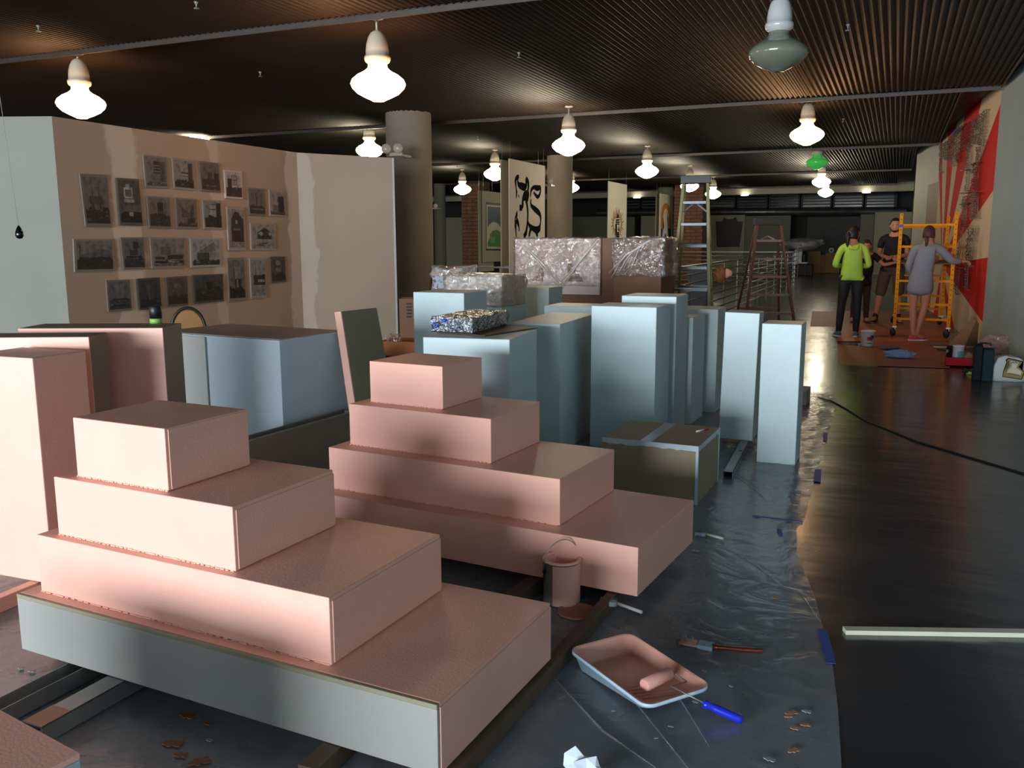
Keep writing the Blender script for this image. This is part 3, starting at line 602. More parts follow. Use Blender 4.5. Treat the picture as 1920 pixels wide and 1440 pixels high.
# paint tray
Zr=.066
co4=[back(x,y,z=Zr) for x,y in ((1077,1219),(1168,1181),(1326,1276),(1222,1336))]
cen=sum(co4,Vector())/4; ex=((co4[2]-co4[1])+(co4[3]-co4[0]))/2; ey=((co4[1]-co4[0])+(co4[2]-co4[3]))/2
Lx,Ly=ex.length,ey.length; ang_=math.atan2(ex.y,ex.x)
t=thing('paint_tray','pale blue plastic roller tray coated with pink paint','paint tray',(cen.x,cen.y,.0),ang_)
def rrect(lx,ly,r,n=6):
    P=[]
    for cx,cy,a0 in ((lx/2-r,ly/2-r,0),(-lx/2+r,ly/2-r,PI/2),(-lx/2+r,-ly/2+r,PI),(lx/2-r,-ly/2+r,1.5*PI)):
        for k in range(n+1): a=a0+PI/2*k/n; P.append((cx+r*math.cos(a),cy+r*math.sin(a)))
    return P
def loft(bm,specs,mi=0,cap0=True,cap1=True):
    rings=[]
    for lx,ly,r,zf in specs:
        rings.append([bm.verts.new((x,y,zf(x) if callable(zf) else zf)) for x,y in rrect(lx,ly,r)])
    n=len(rings[0])
    for A,B in zip(rings,rings[1:]):
        for k in range(n): f=bm.faces.new((A[k],A[(k+1)%n],B[(k+1)%n],B[k])); f.smooth=True
    if cap0: bm.faces.new(rings[0][::-1])
    if cap1: bm.faces.new(rings[-1])
zb=lambda x:.003+max(0,(x+Lx*.12))/(Lx*.62)*.036
bm=bmesh.new(); loft(bm,[(Lx*.86,Ly*.84,.03,zb),(Lx*.955,Ly*.95,.035,Zr-.012),(Lx,Ly,.04,Zr-.012),(Lx,Ly,.04,Zr-.002),(Lx-.006,Ly-.006,.038,Zr-.001)],cap1=False)
fin(bm,'tray_shell',mat('pale_blue_plastic',(196,224,242),.35,noise_amt=.03),parent=t)
zi=lambda x:.008+max(0,(x+Lx*.12))/(Lx*.62)*.036
bm=bmesh.new(); loft(bm,[(Lx-.005,Ly-.005,.038,Zr+.0005),(Lx*.94,Ly*.93,.034,Zr-.002),(Lx*.86,Ly*.83,.028,lambda x:zi(x)+.004),(Lx*.82,Ly*.78,.026,zi)],cap0=False)
fin(bm,'paint_coat',mat('wet_pink_paint',(240,182,162),.28,two=(216,154,134),tscale=3,noise_amt=.03),parent=t)
for k in range(7):
    bm=bmesh.new(); x=Lx*(.02+.055*k); z=zi(x); tube(bm,[(x-.02,-Ly*.3,z+.001),(x,0,z+.003),(x+.02,Ly*.26,z+.001)],.0028,6); fin(bm,'rib',MATS['wet_pink_paint'],parent=t)
# roller
A=back(1207,1286,z=.065);B=back(1256,1262,z=.07)
t=thing('paint_roller','small paint roller with a bright blue handle resting in the tray','paint roller',A)
bm=bmesh.new(); d=B-A; tube(bm,[Vector(),d*.03,d*.97,d],[.017,.021,.021,.017],18); fin(bm,'roller_sleeve',mat('pink_soaked_nap',(232,170,154),.6,bump=.12,bscale=160,noise_amt=.08),parent=t)
W_=[back(x,y,z=z) for x,y,z in ((1256,1262,.07),(1267,1264,.072),(1288,1278,.075),(1259,1287,.075),(1290,1303,.075),(1322,1319,.055))]
bm=bmesh.new(); tube(bm,[p-A for p in W_],.0022,6); fin(bm,'wire_frame',m_steel,parent=t)
h0=back(1318,1318,z=.055);h1=back(1392,1351,z=.016); d=(h1-h0); o_=h0-A
bm=bmesh.new(); tube(bm,[o_,o_+d*.03,o_+d*.12,o_+d*.15,o_+d*.3,o_+d*.6,o_+d*.9,o_+d],[.008,.0135,.0135,.011,.013,.013,.0135,.011],12); fin(bm,'handle',mat('royal_blue_plastic',(28,44,200),.3,noise_amt=.05),parent=t)
# brush with copper handle
A=back(1274,1201,z=.012);B=back(1310,1208,z=.012);C_=back(1337,1213,z=.012);D_=back(1432,1221,z=.012)
t=thing('paintbrush','paintbrush with pink bristles and shiny copper-brown handle on the drop sheet','paintbrush',A)
bm=bmesh.new(); d=(B-A); s=Vector((-d.y,d.x,0)).normalized()
for k in range(9):
    o_=s*(-.02+.005*k); tube(bm,[o_*1.15+d*random.uniform(0,.1),o_+d],[.0035,.0045],6)
fin(bm,'bristles',mat('pinkish_bristles',(226,180,166),.6),parent=t)
bm=bmesh.new(); m4=beam(bm,B-A,C_-A,.044,.016); fin(bm,'ferrule',mat('bluish_ferrule',(178,206,228),.35,metal=.2),parent=t)
bm=bmesh.new(); d=(D_-C_); o_=C_-A; tube(bm,[o_-d*.02,o_+d*.1,o_+d*.3,o_+d*.7,o_+d*.97,o_+d],[.013,.009,.0075,.0095,.008,.004],12); fin(bm,'handle',mat('copper_lacquer',(120,54,34),.22,metal=.4,coat=.5),parent=t)
blob(1300,1213,.022,m_splp,name='paint_smear',parent=t,el=1.6).location=Vector((0,0,0))-A
blob(1322,1228,.012,m_splp,name='paint_smear',parent=t).location=Vector((0,0,0))-A
# foam brushes with pale handles
def foambrush(label,a,b,c,zz=.012):
    A=back(*a,z=zz);B=back(*b,z=zz);C_=back(*c,z=zz); t=thing('foam_brush',label,'paintbrush',A)
    bm=bmesh.new(); beam(bm,Vector(),(B-A),.045,.018); fin(bm,'foam_head',mat('dark_foam',(72,84,92),.8,two=(140,160,170),tscale=30),parent=t)
    bm=bmesh.new(); tube(bm,[(B-A)*.9,C_-A],.0065,10); fin(bm,'handle',mat('pale_dowel',(210,214,200),.5),parent=t)
foambrush('foam brush with a pale handle lying right of the farther pyramid',(1303,999),(1325,1001),(1356,1010))
foambrush('foam brush with a white handle lying on the rail end by the paint can',(1125,1128),(1157,1130),(1203,1148),.05)
# crumpled tissue at the bottom edge
def crumple(name,label,cat,c,r,m,sz=(1,1,1),sub=3,fr=18,amp=.5,group=None,parent=None):
    bm=bmesh.new(); bmesh.ops.create_icosphere(bm,subdivisions=sub,radius=r)
    for v in bm.verts:
        n=v.co.normalized(); v.co*=1+amp*noise.noise(n*2.2+Vector((r*fr*9,0,0)))+amp*.4*noise.noise(n*6); v.co=Vector((v.co.x*sz[0],v.co.y*sz[1],v.co.z*sz[2]))
    mz=min(v.co.z for v in bm.verts)
    for v in bm.verts: v.co.z-=mz
    o=fin(bm,name,m,loc=c,parent=parent); 
    if parent is None: tag(o,label,cat,group)
    return o
m_tis=mat('white_tissue_paper',(206,220,232),.7)
crumple('crumpled_tissue','crumpled white paper at the bottom edge of the picture',"tissue",back(1096,1468,z=.006)+Vector((0,0,.004)),.045,m_tis,sz=(1.1,.6,.9),sub=2,amp=.8)
# cable
pts=[back(x,y,z=.006) for x,y in ((1533,745),(1560,752),(1590,768),(1625,790),(1660,803),(1720,828),(1780,846),(1850,867),(1900,882),(1950,897))]
bm=bmesh.new(); tube(bm,pts,.006,8); tag(fin(bm,'extension_cable',m_black),'black extension cable snaking across the dark floor','cable')
# floor specks
# ---- open orange-brown carton, brown box, wrapped bundle behind the leaning panel
A=back(712,633,z=.80); 
def carton(label,px,Y,z0,h,w,d,m,rz,cat='box'):
    p=mt(px[0],px[1],Y); t=thing('open_carton',label,cat,(p.x,p.y,z0),rz); e=.006
    for nm,b in (('bottom',(0,w,0,d,0,e)),('side',(0,w,0,e,e,h)),('side',(0,w,d-e,d,e,h)),('side',(0,e,e,d-e,e,h)),('side',(w-e,w,e,d-e,e,h))):
        bm=bmesh.new(); abox(bm,*b); fin(bm,nm,m,parent=t)
    return t
t=carton('open orange-brown carton between the leaning panel and the blue plinths',(712,656),8.0,.42,.13,.36,.34,mat('orange_cardboard',(176,108,66),.8),YAW-.25)
crumple('bubble','',"",Vector((.08,.15,.05)),.07,m_film,sz=(1,1,.9),parent=t).name='plastic_scrap'
tb=t.location.copy(); t2=thing('low_table','low dark table under the open orange-brown carton','table',(tb.x-.05,tb.y-.05,0),YAW-.25)
bm=bmesh.new(); abox(bm,0,.44,0,.45,.39,.418,bev=.004); fin(bm,'tabletop',m_dark,parent=t2)
for x in (.03,.41):
    for y in (.03,.42): bm=bmesh.new(); tube(bm,[(x,y,0),(x,y,.39)],.015,8); fin(bm,'leg',m_dark,parent=t2)
p=mt(766,610,9.6); t=thing('cardboard_box','tall plain brown cardboard box standing at the foot of the concrete column','box',(p.x-.09,p.y,0),YAW)
bm=bmesh.new(); abox(bm,-.02,.26,0,.3,0,mt(766,560,9.6).z,bev=.004); fin(bm,'body',m_cardd,parent=t)
bm=bmesh.new(); 
for k in range(5): abox(bm,.06,.12,-.002,0,.62+.035*k,.64+.035*k)
fin(bm,'printed_mark',m_dark,parent=t)
p=mt(634,690,7.4); bag=thing('bundle','dark bundle under crumpled clear plastic beside the blue cabinet','bag',(p.x,p.y,0),0)
crumple('bundle_body','','',Vector((0,0,0)),.16,mat('dark_brown_cloth',(58,44,36),.8),sz=(1,1,1.5),parent=bag)
crumple('plastic_cover','','',Vector((0,0,.36)),.14,m_film2,sz=(1.1,1.1,.5),parent=bag)
# ---- chair and bottle by the left wall
def upright(px,py,P): return None
ch=on(350,600,C1,C2); dn=Vector((C1.y-C2.y,C2.x-C1.x,0)).normalized()
cw=ch-dn*.0; base=back(350,577,z=.92); 
wd=math.atan2(C2.y-C1.y,C2.x-C1.x)
pc=mt(352,590,6.35)
t=thing('stacking_chair','round-backed stacking chair with brown pad and black frame, by the print wall','chair',(pc.x,pc.y,0),YAW+.35)
zt=mt(350,577,6.35).z; arc=[(-.115,.0,.45)]+[(-.115*math.cos(PI*k/14),0,zt-.16+.16*math.sin(PI*k/14)) for k in range(15)]+[(.115,.0,.45)]
bm=bmesh.new(); tube(bm,[Vector(q) for q in arc],.011,8); fin(bm,'back_frame',m_black,parent=t)
bm=bmesh.new(); prism(bm,[(x*.88,zt-.17+(z-zt+.17)*.9) for x,_,z in arc[1:-1]]+[(.1,.55),(-.1,.55)],-.012,.018); fin(bm,'backrest',mat('brown_vinyl',(150,108,58),.5),parent=t)
bm=bmesh.new(); lathe(bm,[(0,.41),(.19,.41),(.2,.43),(.19,.46),(0,.465)],24,c=(0,-.2,0)); fin(bm,'seat',MATS['brown_vinyl'],parent=t)
for x,y,x2,y2 in ((-.14,-.32,-.18,-.38),(.14,-.32,.18,-.38),(-.115,-.03,-.16,.04),(.115,-.03,.16,.04)):
    bm=bmesh.new(); tube(bm,[(x,y,.43),(x2,y2,0)],.011,8); fin(bm,'leg',m_black,parent=t)
pb=pframe((-1.64,4.12),0); bl=mt(293,606,4.35); bl=Vector((bl.x,bl.y,1.051))
pz=back(293,606,z=1.05); 
t=thing('drinks_bottle','black topped bright green bottle standing on the wide pink-fronted box','bottle',(pz.x,pz.y,1.0505)); hz=(back(293,574,dist=(pz.y/ (F+RR*((293-960)/FPX)-UU*((574-720)/FPX)).y))).z-1.0505
rb=.0095/720*0+.0275*(pz.length/4.3)*.96
bm=bmesh.new(); lathe(bm,[(0,0),(rb,0),(rb,hz*.28),(0,hz*.28)],24); fin(bm,'body',mat('lime_green_plastic',(140,196,90),.4),parent=t)
bm=bmesh.new(); lathe(bm,[(0,hz*.28),(rb,hz*.28),(rb*.98,hz*.97),(rb*.9,hz),(0,hz)],24); fin(bm,'cap',m_black,parent=t)
# hanging black teardrop on a wire
hp=mt(36,436,6.2); t=thing('hanging_ornament','small glossy black teardrop hanging on a thin wire at the far left','ornament',hp)
bm=bmesh.new(); lathe(bm,[(0,-.045),(.018,-.04),(.027,-.022),(.026,0),(.016,.028),(.005,.048),(0,.052)],20); fin(bm,'teardrop',mat('glossy_black_glass',(12,12,16),.08),parent=t)
bm=bmesh.new(); tube(bm,[(0,0,.05),(-.03,0,.35),(-.05,0,.7),(-.08,0,1.1),(-.08,0,3.35-hp.z)],.0018,5); fin(bm,'wire',mat('pale_wire',(150,150,140),.5),parent=t)
# ================================================================== prints on the wall: thin board, photo surface made of flat grey shapes
pr_n=Vector((C2.y-C1.y,-(C2.x-C1.x),0)).normalized()     # towards the room
def g(v,w=0): return mat('print_grey_%d_%d'%(v,w),(v+w,v,int(v-w*.6)),.55,noise_amt=.10,nscale=14,two=(int(v*.8)+w,int(v*.8),int(v*.8)),tscale=22,tlo=.48,thi=.62)
SK,MD,DK,BK,LT=(130,96,60,34,176)
def sign(x,y,w,h,c): return [((x,y),(x+w,y),(x+w,y+h),(x,y+h)),c]
PR=[ # quad in a 3x crop starting at y=180, sky tone, ground (height, tone), shapes, description
 (((440,437),(595,445),(620,740),(475,735)),(104,10),(.3,44),[sign(.2,.42,.55,.17,66),sign(.3,.3,.08,.12,52),sign(.6,.3,.08,.12,52),sign(.33,.59,.02,.2,44),sign(.6,.59,.02,.2,44)],'tall dim brownish print of a billboard on stilts, leftmost of the upper rows'),
 (((648,460),(772,468),(797,732),(668,728)),(78,2),(.16,30),[sign(.22,.58,.44,.26,176),sign(.28,.62,.32,.17,96),sign(.32,.84,.2,.08,150),sign(.2,.48,.5,.08,160),sign(.15,.26,.85,.16,96),sign(.15,.05,.85,.21,34),sign(.4,.15,.2,.1,150)],'tall print of a pale stepped sign above a dark shopfront'),
 (((797,330),(930,345),(937,522),(812,515)),(122,4),(.08,90),[sign(.36,.42,.34,.45,60),sign(.38,.5,.3,.03,130),sign(.38,.6,.3,.03,130),sign(.38,.7,.3,.03,130),sign(.2,.2,.55,.2,104),sign(.72,.15,.2,.72,84)],'print of a stack of dark sign letters against pale sky, topmost row left'),
 (((960,348),(1080,362),(1088,533),(972,522)),(140,8),(.24,48),[sign(.35,.35,.35,.55,150),sign(.33,.52,.4,.05,56),sign(.35,.4,.35,.03,90),sign(.72,.2,.22,.72,70)],'print of a pale tower sign beside a dark tree, topmost row middle'),
 (((1110,366),(1222,378),(1235,545),(1125,535)),(104,12),(.42,56),[sign(.35,.42,.25,.24,62),sign(.7,.4,.28,.25,50),sign(.2,.12,.6,.06,100)],'brownish print of roadside sheds, topmost row right'),
 (((1253,415),(1352,425),(1358,582),(1262,575)),(184,14),(.36,54),[sign(.1,.3,.25,.42,48),sign(.35,.5,.32,.35,150),sign(.33,.48,.36,.02,40),sign(.33,.84,.36,.02,40),sign(.33,.66,.36,.02,40),sign(.33,.3,.02,.55,40),sign(.67,.3,.02,.55,40)],'bright print of a scaffold tower sign above hedges'),
 (((1386,516),(1480,522),(1488,677),(1395,670)),(108,10),(.3,46),[sign(.4,.3,.09,.5,68),sign(.36,.75,.14,.12,80),sign(.1,.16,.8,.06,110)],'small print of a slim mast rising over trees, upper right'),
 (((1506,527),(1590,535),(1600,682),(1512,675)),(150,14),(.12,76),[sign(.55,.1,.42,.7,44),sign(.15,.12,.4,.3,110),sign(.5,.58,.45,.05,40)],'small print of a street corner, rightmost of the upper row'),
 (((818,563),(945,570),(957,747),(832,742)),(110,6),(.4,56),[sign(.4,.35,.28,.5,42),sign(.44,.45,.2,.1,70)],'dim print of a dark tower above bushes, second row left'),
 (((977,572),(1098,580),(1106,748),(988,745)),(112,12),(.1,60),[[((.22,.35),(.88,.3),(.86,.92),(.6,.5),(.25,.72)),80],sign(.5,.05,.4,.26,56)],'brown toned print of a tilted boat-shaped sign, second row middle'),
 (((1130,583),(1237,590),(1245,752),(1142,748)),(140,2),(.4,44),[sign(.32,.5,.32,.4,160),sign(.32,.68,.34,.03,40),sign(.7,.35,.25,.6,46),sign(.3,.88,.36,.02,50)],'contrasty print of two stacked blank signs over foliage, second row right'),
 (((1268,622),(1366,630),(1378,870),(1280,868)),(148,10),(.1,130),[[((.15,.15),(.92,.15),(.95,.72),(.6,.93),(.4,.95),(.15,.74)),52],sign(.32,.15,.36,.28,34),sign(.42,.62,.14,.1,150),sign(.28,.45,.46,.05,110)],'tall print of a gabled brick shopfront'),
 (((1400,712),(1540,716),(1543,868),(1406,866)),(150,6),(.2,140),[[((.22,.38),(.22,.66),(.55,.86),(.86,.66),(.86,.38)),52],[((.25,.6),(.4,.52),(.5,.6),(.4,.7),(.3,.7)),160],[((.7,.6),(.78,.52),(.86,.6),(.78,.7)),160],[((.1,.1),(.6,.25),(.75,.28),(.5,.1)),70]],'wide print of a small house with white ovals on its gable'),
 (((405,805),(628,805),(637,985),(413,990)),(122,2),(.3,50),[[((.1,.35),(.1,.52),(.4,.6),(.6,.72),(.75,.68),(.96,.66),(.96,.35)),96],sign(.06,.3,.9,.12,50),[((.35,.35),(.65,.45),(.9,.38),(.88,.34),(.64,.41),(.36,.32)),30],sign(.08,.3,.015,.55,40)],'widest print, low hills behind a long roof, leftmost of the middle row'),
 (((670,795),(800,795),(812,975),(688,977)),(108,-4),(.32,60),[[((.45,.68),(.62,.62),(.78,.7),(.74,.9),(.5,.9)),52],sign(.3,.42,.4,.2,60),sign(.1,.34,.8,.06,40)],'print of a round wheel-like sign on a post, second in the middle row'),
 (((836,797),(1032,797),(1038,965),(848,970)),(126,10),(.2,100),[sign(.22,.42,.35,.3,100),sign(.45,.25,.5,.16,52),sign(.05,.1,.9,.1,40),sign(.05,.25,.3,.1,60),sign(.5,.12,.3,.05,150)],'wide pinkish print of a low building under a big sky, middle row'),
 (((1062,800),(1230,800),(1235,958),(1068,965)),(160,-2),(.18,56),[[((.15,.5),(.8,.92),(.85,.55),(.2,.45)),118],sign(.15,.2,.45,.28,76),sign(.62,.2,.22,.36,140),sign(.55,.2,.04,.3,44)],'wide light print of a slanting canopy building, middle row right'),
 (((1270,912),(1365,910),(1378,1150),(1282,1155)),(112,2),(.25,40),[sign(.35,.52,.4,.3,134),sign(.35,.2,.4,.3,46),sign(.46,.28,.12,.2,130),sign(.3,.5,.04,.3,50)],'tall print of a blank sign on a plinth, lower right group'),
 (((1397,912),(1485,912),(1495,1135),(1407,1140)),(146,2),(.26,140),[sign(.15,.3,.8,.28,50),sign(.45,.38,.45,.08,160),sign(.3,.55,.03,.3,60),sign(.75,.45,.2,.15,34)],'tall light print of a lot with trees and a slim mast, lower right group'),
 (((1512,903),(1595,903),(1602,1045),(1520,1052)),(80,8),(.3,50),[[((.3,.7),(.36,.88),(.6,.88),(.72,.72),(.55,.66)),130],sign(.3,.4,.4,.16,112)],'small dark print with a pale hat-like shape, lowest right'),
 (((590,1038),(722,1032),(735,1205),(602,1215)),(104,-2),(.3,70),[sign(.25,.6,.5,.3,116),sign(.15,.32,.75,.07,52),sign(.1,.1,.8,.05,40)],'dim greyish print of a blank billboard, leftmost of the bottom row'),
 (((763,1028),(890,1020),(903,1195),(778,1205)),(66,0),(.3,44),[sign(.42,.3,.06,.55,96),sign(.35,.62,.2,.2,84)],'very dark print of a pole sign, second in the bottom row'),
 (((925,1020),(1045,1012),(1052,1178),(935,1185)),(82,10),(.3,48),[sign(.3,.62,.36,.18,104),sign(.35,.3,.03,.35,50),sign(.6,.3,.03,.35,50)],'dim brown print of a sign on two legs, third in the bottom row'),
 (((1075,1008),(1247,1000),(1252,1155),(1085,1170)),(74,2),(.4,46),[[((.38,.75),(.68,.75),(.6,.42),(.46,.42)),36],sign(.08,.35,.3,.2,56),sign(.7,.4,.22,.16,40)],'wide dark print with a shield-like sign, rightmost of the bottom row'),
]
for quad,(sk,wr),(gh,gt),shapes,desc in PR:
    Q=[on(x/3,180+y/3,C1,C2) for x,y in quad]     # TL TR BR BL
    o0=Q[3]; 
    TL,TR,BR,BL=[q-o0 for q in Q]; nrm=pr_n
    def uv(s,t_,off): return (BL*(1-s)+BR*s)*(1-t_)+(TL*(1-s)+TR*s)*t_+nrm*off
    P0=o0+nrm*.002; pt=thing('framed_print',desc,'print',P0)
    pt['group']='black and white prints on the drywall'
    bm=bmesh.new(); A=[bm.verts.new(uv(s,t_,0)) for s,t_ in ((0,0),(1,0),(1,1),(0,1))]; B=[bm.verts.new(uv(s,t_,.016)) for s,t_ in ((0,0),(1,0),(1,1),(0,1))]
    bm.faces.new(A[::-1]); bm.faces.new(B)
    for i in range(4): bm.faces.new((A[i],A[(i+1)%4],B[(i+1)%4],B[i]))
    fin(bm,'backing_board',mat('print_mount_%d'%sk,(sk+18+wr,sk+14,sk+6),.6,noise_amt=.05),parent=pt)
    bm=bmesh.new(); mi={}; mats=[]
    def M_(v):
        v=max(20,min(215,v))
        if v not in mi: mi[v]=len(mats); mats.append(g(v,wr))
        return mi[v]
    def poly(pts,c,off):
        vs=[bm.verts.new(uv(.06+.9*x,.07+.88*y,off)) for x,y in pts]; f=bm.faces.new(vs); f.material_index=M_(c)
    poly(((0,gh*.9),(1,gh*.9),(1,1),(0,1)),sk,.0165)
    rr=random.Random(desc); gp=[(0,0),(1,0)]+[(1-k/12,gh+rr.uniform(-.05,.09)) for k in range(13)]; poly(gp,gt,.0170)
    off=.0173
    for pts,c in shapes: poly(pts,c,off); off+=.0002
    for k in range(10):
        x,y=rr.uniform(0,.85),rr.uniform(0,gh); w_,h_=rr.uniform(.05,.18),rr.uniform(.02,.06); poly(((x,y),(x+w_,y),(x+w_,y+h_),(x,y+h_)),int(gt+rr.uniform(-22,50)),off); off+=.00008
    me=bpy.data.meshes.new('photo_image'); bm.to_mesh(me); bm.free(); link('photo_image',me,mats,parent=pt)
# ================================================================== pendant lamps
m_cap=mat('lamp_cap_enamel',(206,192,170),.3,noise_amt=.03,coat=.3)
def glow(name,c,s):
    m=bpy.data.materials.new(name); m.use_nodes=True; b=m.node_tree.nodes['Principled BSDF']; b.inputs['Base Color'].default_value=(.8,.8,.78,1)
    b.inputs['Emission Color'].default_value=c+(1,); b.inputs['Emission Strength'].default_value=s; b.inputs['Roughness'].default_value=.2; return m
m_warm=glow('lit_opal_glass_warm',(1,.52,.22),GLOW*.66); m_neu=glow('lit_opal_glass_neutral',(1,.86,.62),GLOW*1.25)
m_off=mat('unlit_opal_glass',(120,128,112),.18,noise_amt=.03,coat=.5); m_grn=mat('green_lamp_glass',(70,190,70),.15,noise_amt=.05,coat=.4,emit=.25,emitc=(.1,.8,.15))
GP=[(0,-.137),(.05,-.134),(.062,-.126),(.10,-.110),(.17,-.074),(.212,-.032),(.225,0),(.212,.033),(.168,.07),(.11,.10),(.082,.125),(.076,.15),(.078,.165)]
CP=[(.072,.150),(.080,.160),(.098,.172),(.106,.190),(.108,.205),(.104,.217),(.095,.224),(.094,.26),(.088,.31),(.074,.36),(.055,.395),(.034,.412),(.018,.42),(0,.421)]
protos={}
def lamp(px,py,w,kind,label):
    q=back(px,py,dist=.48*FPX/w*math.hypot(1,(px-960)/FPX)); key=kind
    t=thing('pendant_lamp',label,'lamp',q,0,'schoolhouse pendant lamps under the metal ceiling')
    if key not in protos:
        bm=bmesh.new(); lathe(bm,[(r*1.067,z*1.067) for r,z in GP],32); m1=bpy.data.meshes.new('glass_globe'); bmesh.ops.recalc_face_normals(bm,faces=bm.faces[:]); bm.to_mesh(m1); bm.free(); m1.materials.append({'w':m_warm,'n':m_neu,'o':m_off,'g':m_grn}[kind])
        bm=bmesh.new(); lathe(bm,[(r*1.067,z*1.067) for r,z in CP],28); m2=bpy.data.meshes.new('cap'); bmesh.ops.recalc_face_normals(bm,faces=bm.faces[:]); bm.to_mesh(m2); bm.free(); m2.materials.append(m_cap if kind!='o' else mat('white_enamel',(200,206,206),.25,coat=.4))
        for me in (m1,m2):
            for p in me.polygons: p.use_smooth=True
        protos[key]=(m1,m2)
    link('glass_globe',protos[key][0],None,t); link('cap',protos[key][1],None,t)
    bm=bmesh.new(); tube(bm,[(0,0,.44),(0,0,3.35-q.z)],.009,8); fin(bm,'stem',m_cap,parent=t)
    bm=bmesh.new(); lathe(bm,[(.06,3.36-q.z),(.06,3.345-q.z),(.02,3.33-q.z),(0,3.33-q.z)],16); fin(bm,'ceiling_rose',m_cap,parent=t)
    return t
L=[(152,195,97,'w','lit lamp at the upper left above the prints'),(709,158,104,'w','large lit lamp above the left partition end'),(1459,100,115,'o','unlit grey-green lamp with white cap near the top right'),
(1513,253,66,'w','lit lamp above the scaffold group, medium size'),(1066,273,62,'n','lit lamp over the wrapped crates'),(693,282,52,'n','lit lamp half hidden by the top of the left partition'),
(1213,321,44,'n','lit lamp above the narrow sunburst banner'),(928,326,42,'n','lit lamp half hidden behind the bull banner'),(867,355,33,'n','small lit lamp left of the green arch banner'),
(1071,352,30,'n','small lit lamp right of the bull banner'),(1293,349,35,'n','small lit lamp behind the top of the yellow ladder'),(1337,364,30,'n','smaller lit lamp behind the right rail of the yellow ladder'),
(1532,305,44,'g','green glass lamp under the larger lit one'),(1540,341,36,'n','lit lamp directly below the green one'),(1548,361,30,'n','farthest lit lamp, lowest in the right hand line'),
(371,267,52,'n','lamp of which only the cap shows above the left partition')]
for a in L: lamp(*a)
# sprinkler heads
for i,(px,py) in enumerate(((72,52),(368,8),(488,138),(973,102),(895,258),(1590,50),(1581,225),(857,313),(1579,288))):
    q=back(px,py,z=3.33); t=thing('sprinkler_head','small sprinkler head '+['at the far left above the first lamp','at the top edge near the ceiling highlights','between the two nearest lit lamps','right of the large lit lamp, in the wide ceiling bay','above the bull banner','right of the unlit lamp','right of the lit lamp by the mural','just right of the big column','right of the green lamp'][i],'sprinkler',q,0,'ceiling sprinkler heads')
    bm=bmesh.new(); lathe(bm,[(0,-.035),(.022,-.033),(.022,-.03),(.006,-.028),(.006,.0),(.012,.004),(.02,.02),(0,.02)],12); fin(bm,'head',m_steel,parent=t)
for i,(px,py) in enumerate(((880,357.5),(1195,357.5),(1397,359),(1625,353))):
    q=back(px,py,y=34.95); bm=bmesh.new(); lathe(bm,[(0,-.02),(.13,-.02),(.15,0),(0,0)],16); tag(fin(bm,'downlight',glow('downlight_glow_%d'%i,(1,.95,.85),12),loc=(q.x,34.9,3.12)),'tiny round downlight on the cream beam, '+['above the green arch banner','above the narrow sunburst banner','between the two ladders','above the scaffold'][i],'lamp','downlights on the far beam')
# ================================================================== columns
def column(pxl,pxr,pyt,label,m=m_conc,dist=None):
    c=back((pxl+pxr)/2,pyt,z=3.35) if dist is None else mt((pxl+pxr)/2,pyt,dist); dd=(c-Vector((0,0,H))).dot(F); r=(pxr-pxl)/2/FPX*dd
    bm=bmesh.new(); lathe(bm,[(r,0),(r,3.4)],48); o=tag(fin(bm,'column',m,loc=(c.x,c.y,0)),label,kind='structure'); return o,r,c
colA,rA,cA=column(723,808,214,'big round concrete column beside the left partition')
column(1026,1074,293,'round concrete column behind the bull banner')
column(813,835,345,'round greenish concrete column left of the brick pier',mat('greenish_concrete',(112,112,92),.8))
column(1234,1263,352,'round pale column behind the orange and blue banner',mat('pale_concrete',(140,134,112),.8))
def spots(label,px,py,dist,s=1):
    p=mt(px,py,dist); t=thing('twin_spot_lamp',label,'lamp',p)
    for dx in (-.09,.06):
        bm=bmesh.new(); lathe(bm,[(0,-.05),(.05,-.045),(.062,0),(.068,.01),(.068,.03),(.0,.036)],20); o=fin(bm,'lamp_head',m_cap,parent=t,loc=Vector((dx*s*1.3,-.05,0)),rot=(PI/2,.2*(1 if dx>0 else -1),YAW)); 
    bm=bmesh.new(); abox(bm,-.1,.1,0,.04,-.10,-.05,bev=.005); abox(bm,-.02,.02,.04,.42,-.09,-.06); fin(bm,'bracket',m_cap,parent=t)
spots('white twin-head spot lamp on the big concrete column',741,279,12.55)
spots('small twin-head spot lamp on the far greenish column',814,386,28.3)
spots('small twin-head spot lamp on the column behind the bull banner',1026,340,19.2)
# brick piers: courses built proud of a mortar core where they can be told apart
m_brick=mat('brown_brick',(124,88,62),.8,noise_amt=.2,nscale=5)
def pier(pxl,pxr,v,label):
    xa,_=pv(pxl,400,v); xb,_=pv(pxr,400,v); bm=bmesh.new(); abox(bm,0,xb-xa,0,.8,0,3.33)
    t=tag(fin(bm,'brick_pier',mat('dark_mortar',(82,62,48),.9),loc=(xa,v,0)),label,'pier'); bm=bmesh.new()
    z=.02
    k=0
    while z<3.2:
        x=-.005; off=.2 if k%2 else 0; xx=-off
        while xx<xb-xa:
            x0=max(0,xx); x1=min(xb-xa,xx+.38)
            if x1-x0>.03: abox(bm,x0,x1,-.02,0,z,z+.1)
            xx+=.4
        z+=.12; k+=1
    q=fin(bm,'bricks',m_brick,parent=t); q['kind']='stuff'
pier(1264,1318,31,'brown brick pier behind the yellow ladder')
pier(866,899,26,'brown brick pier left of the green arch banner')
pier(1711,1722,32,'narrow brown brick pier behind the scaffold')
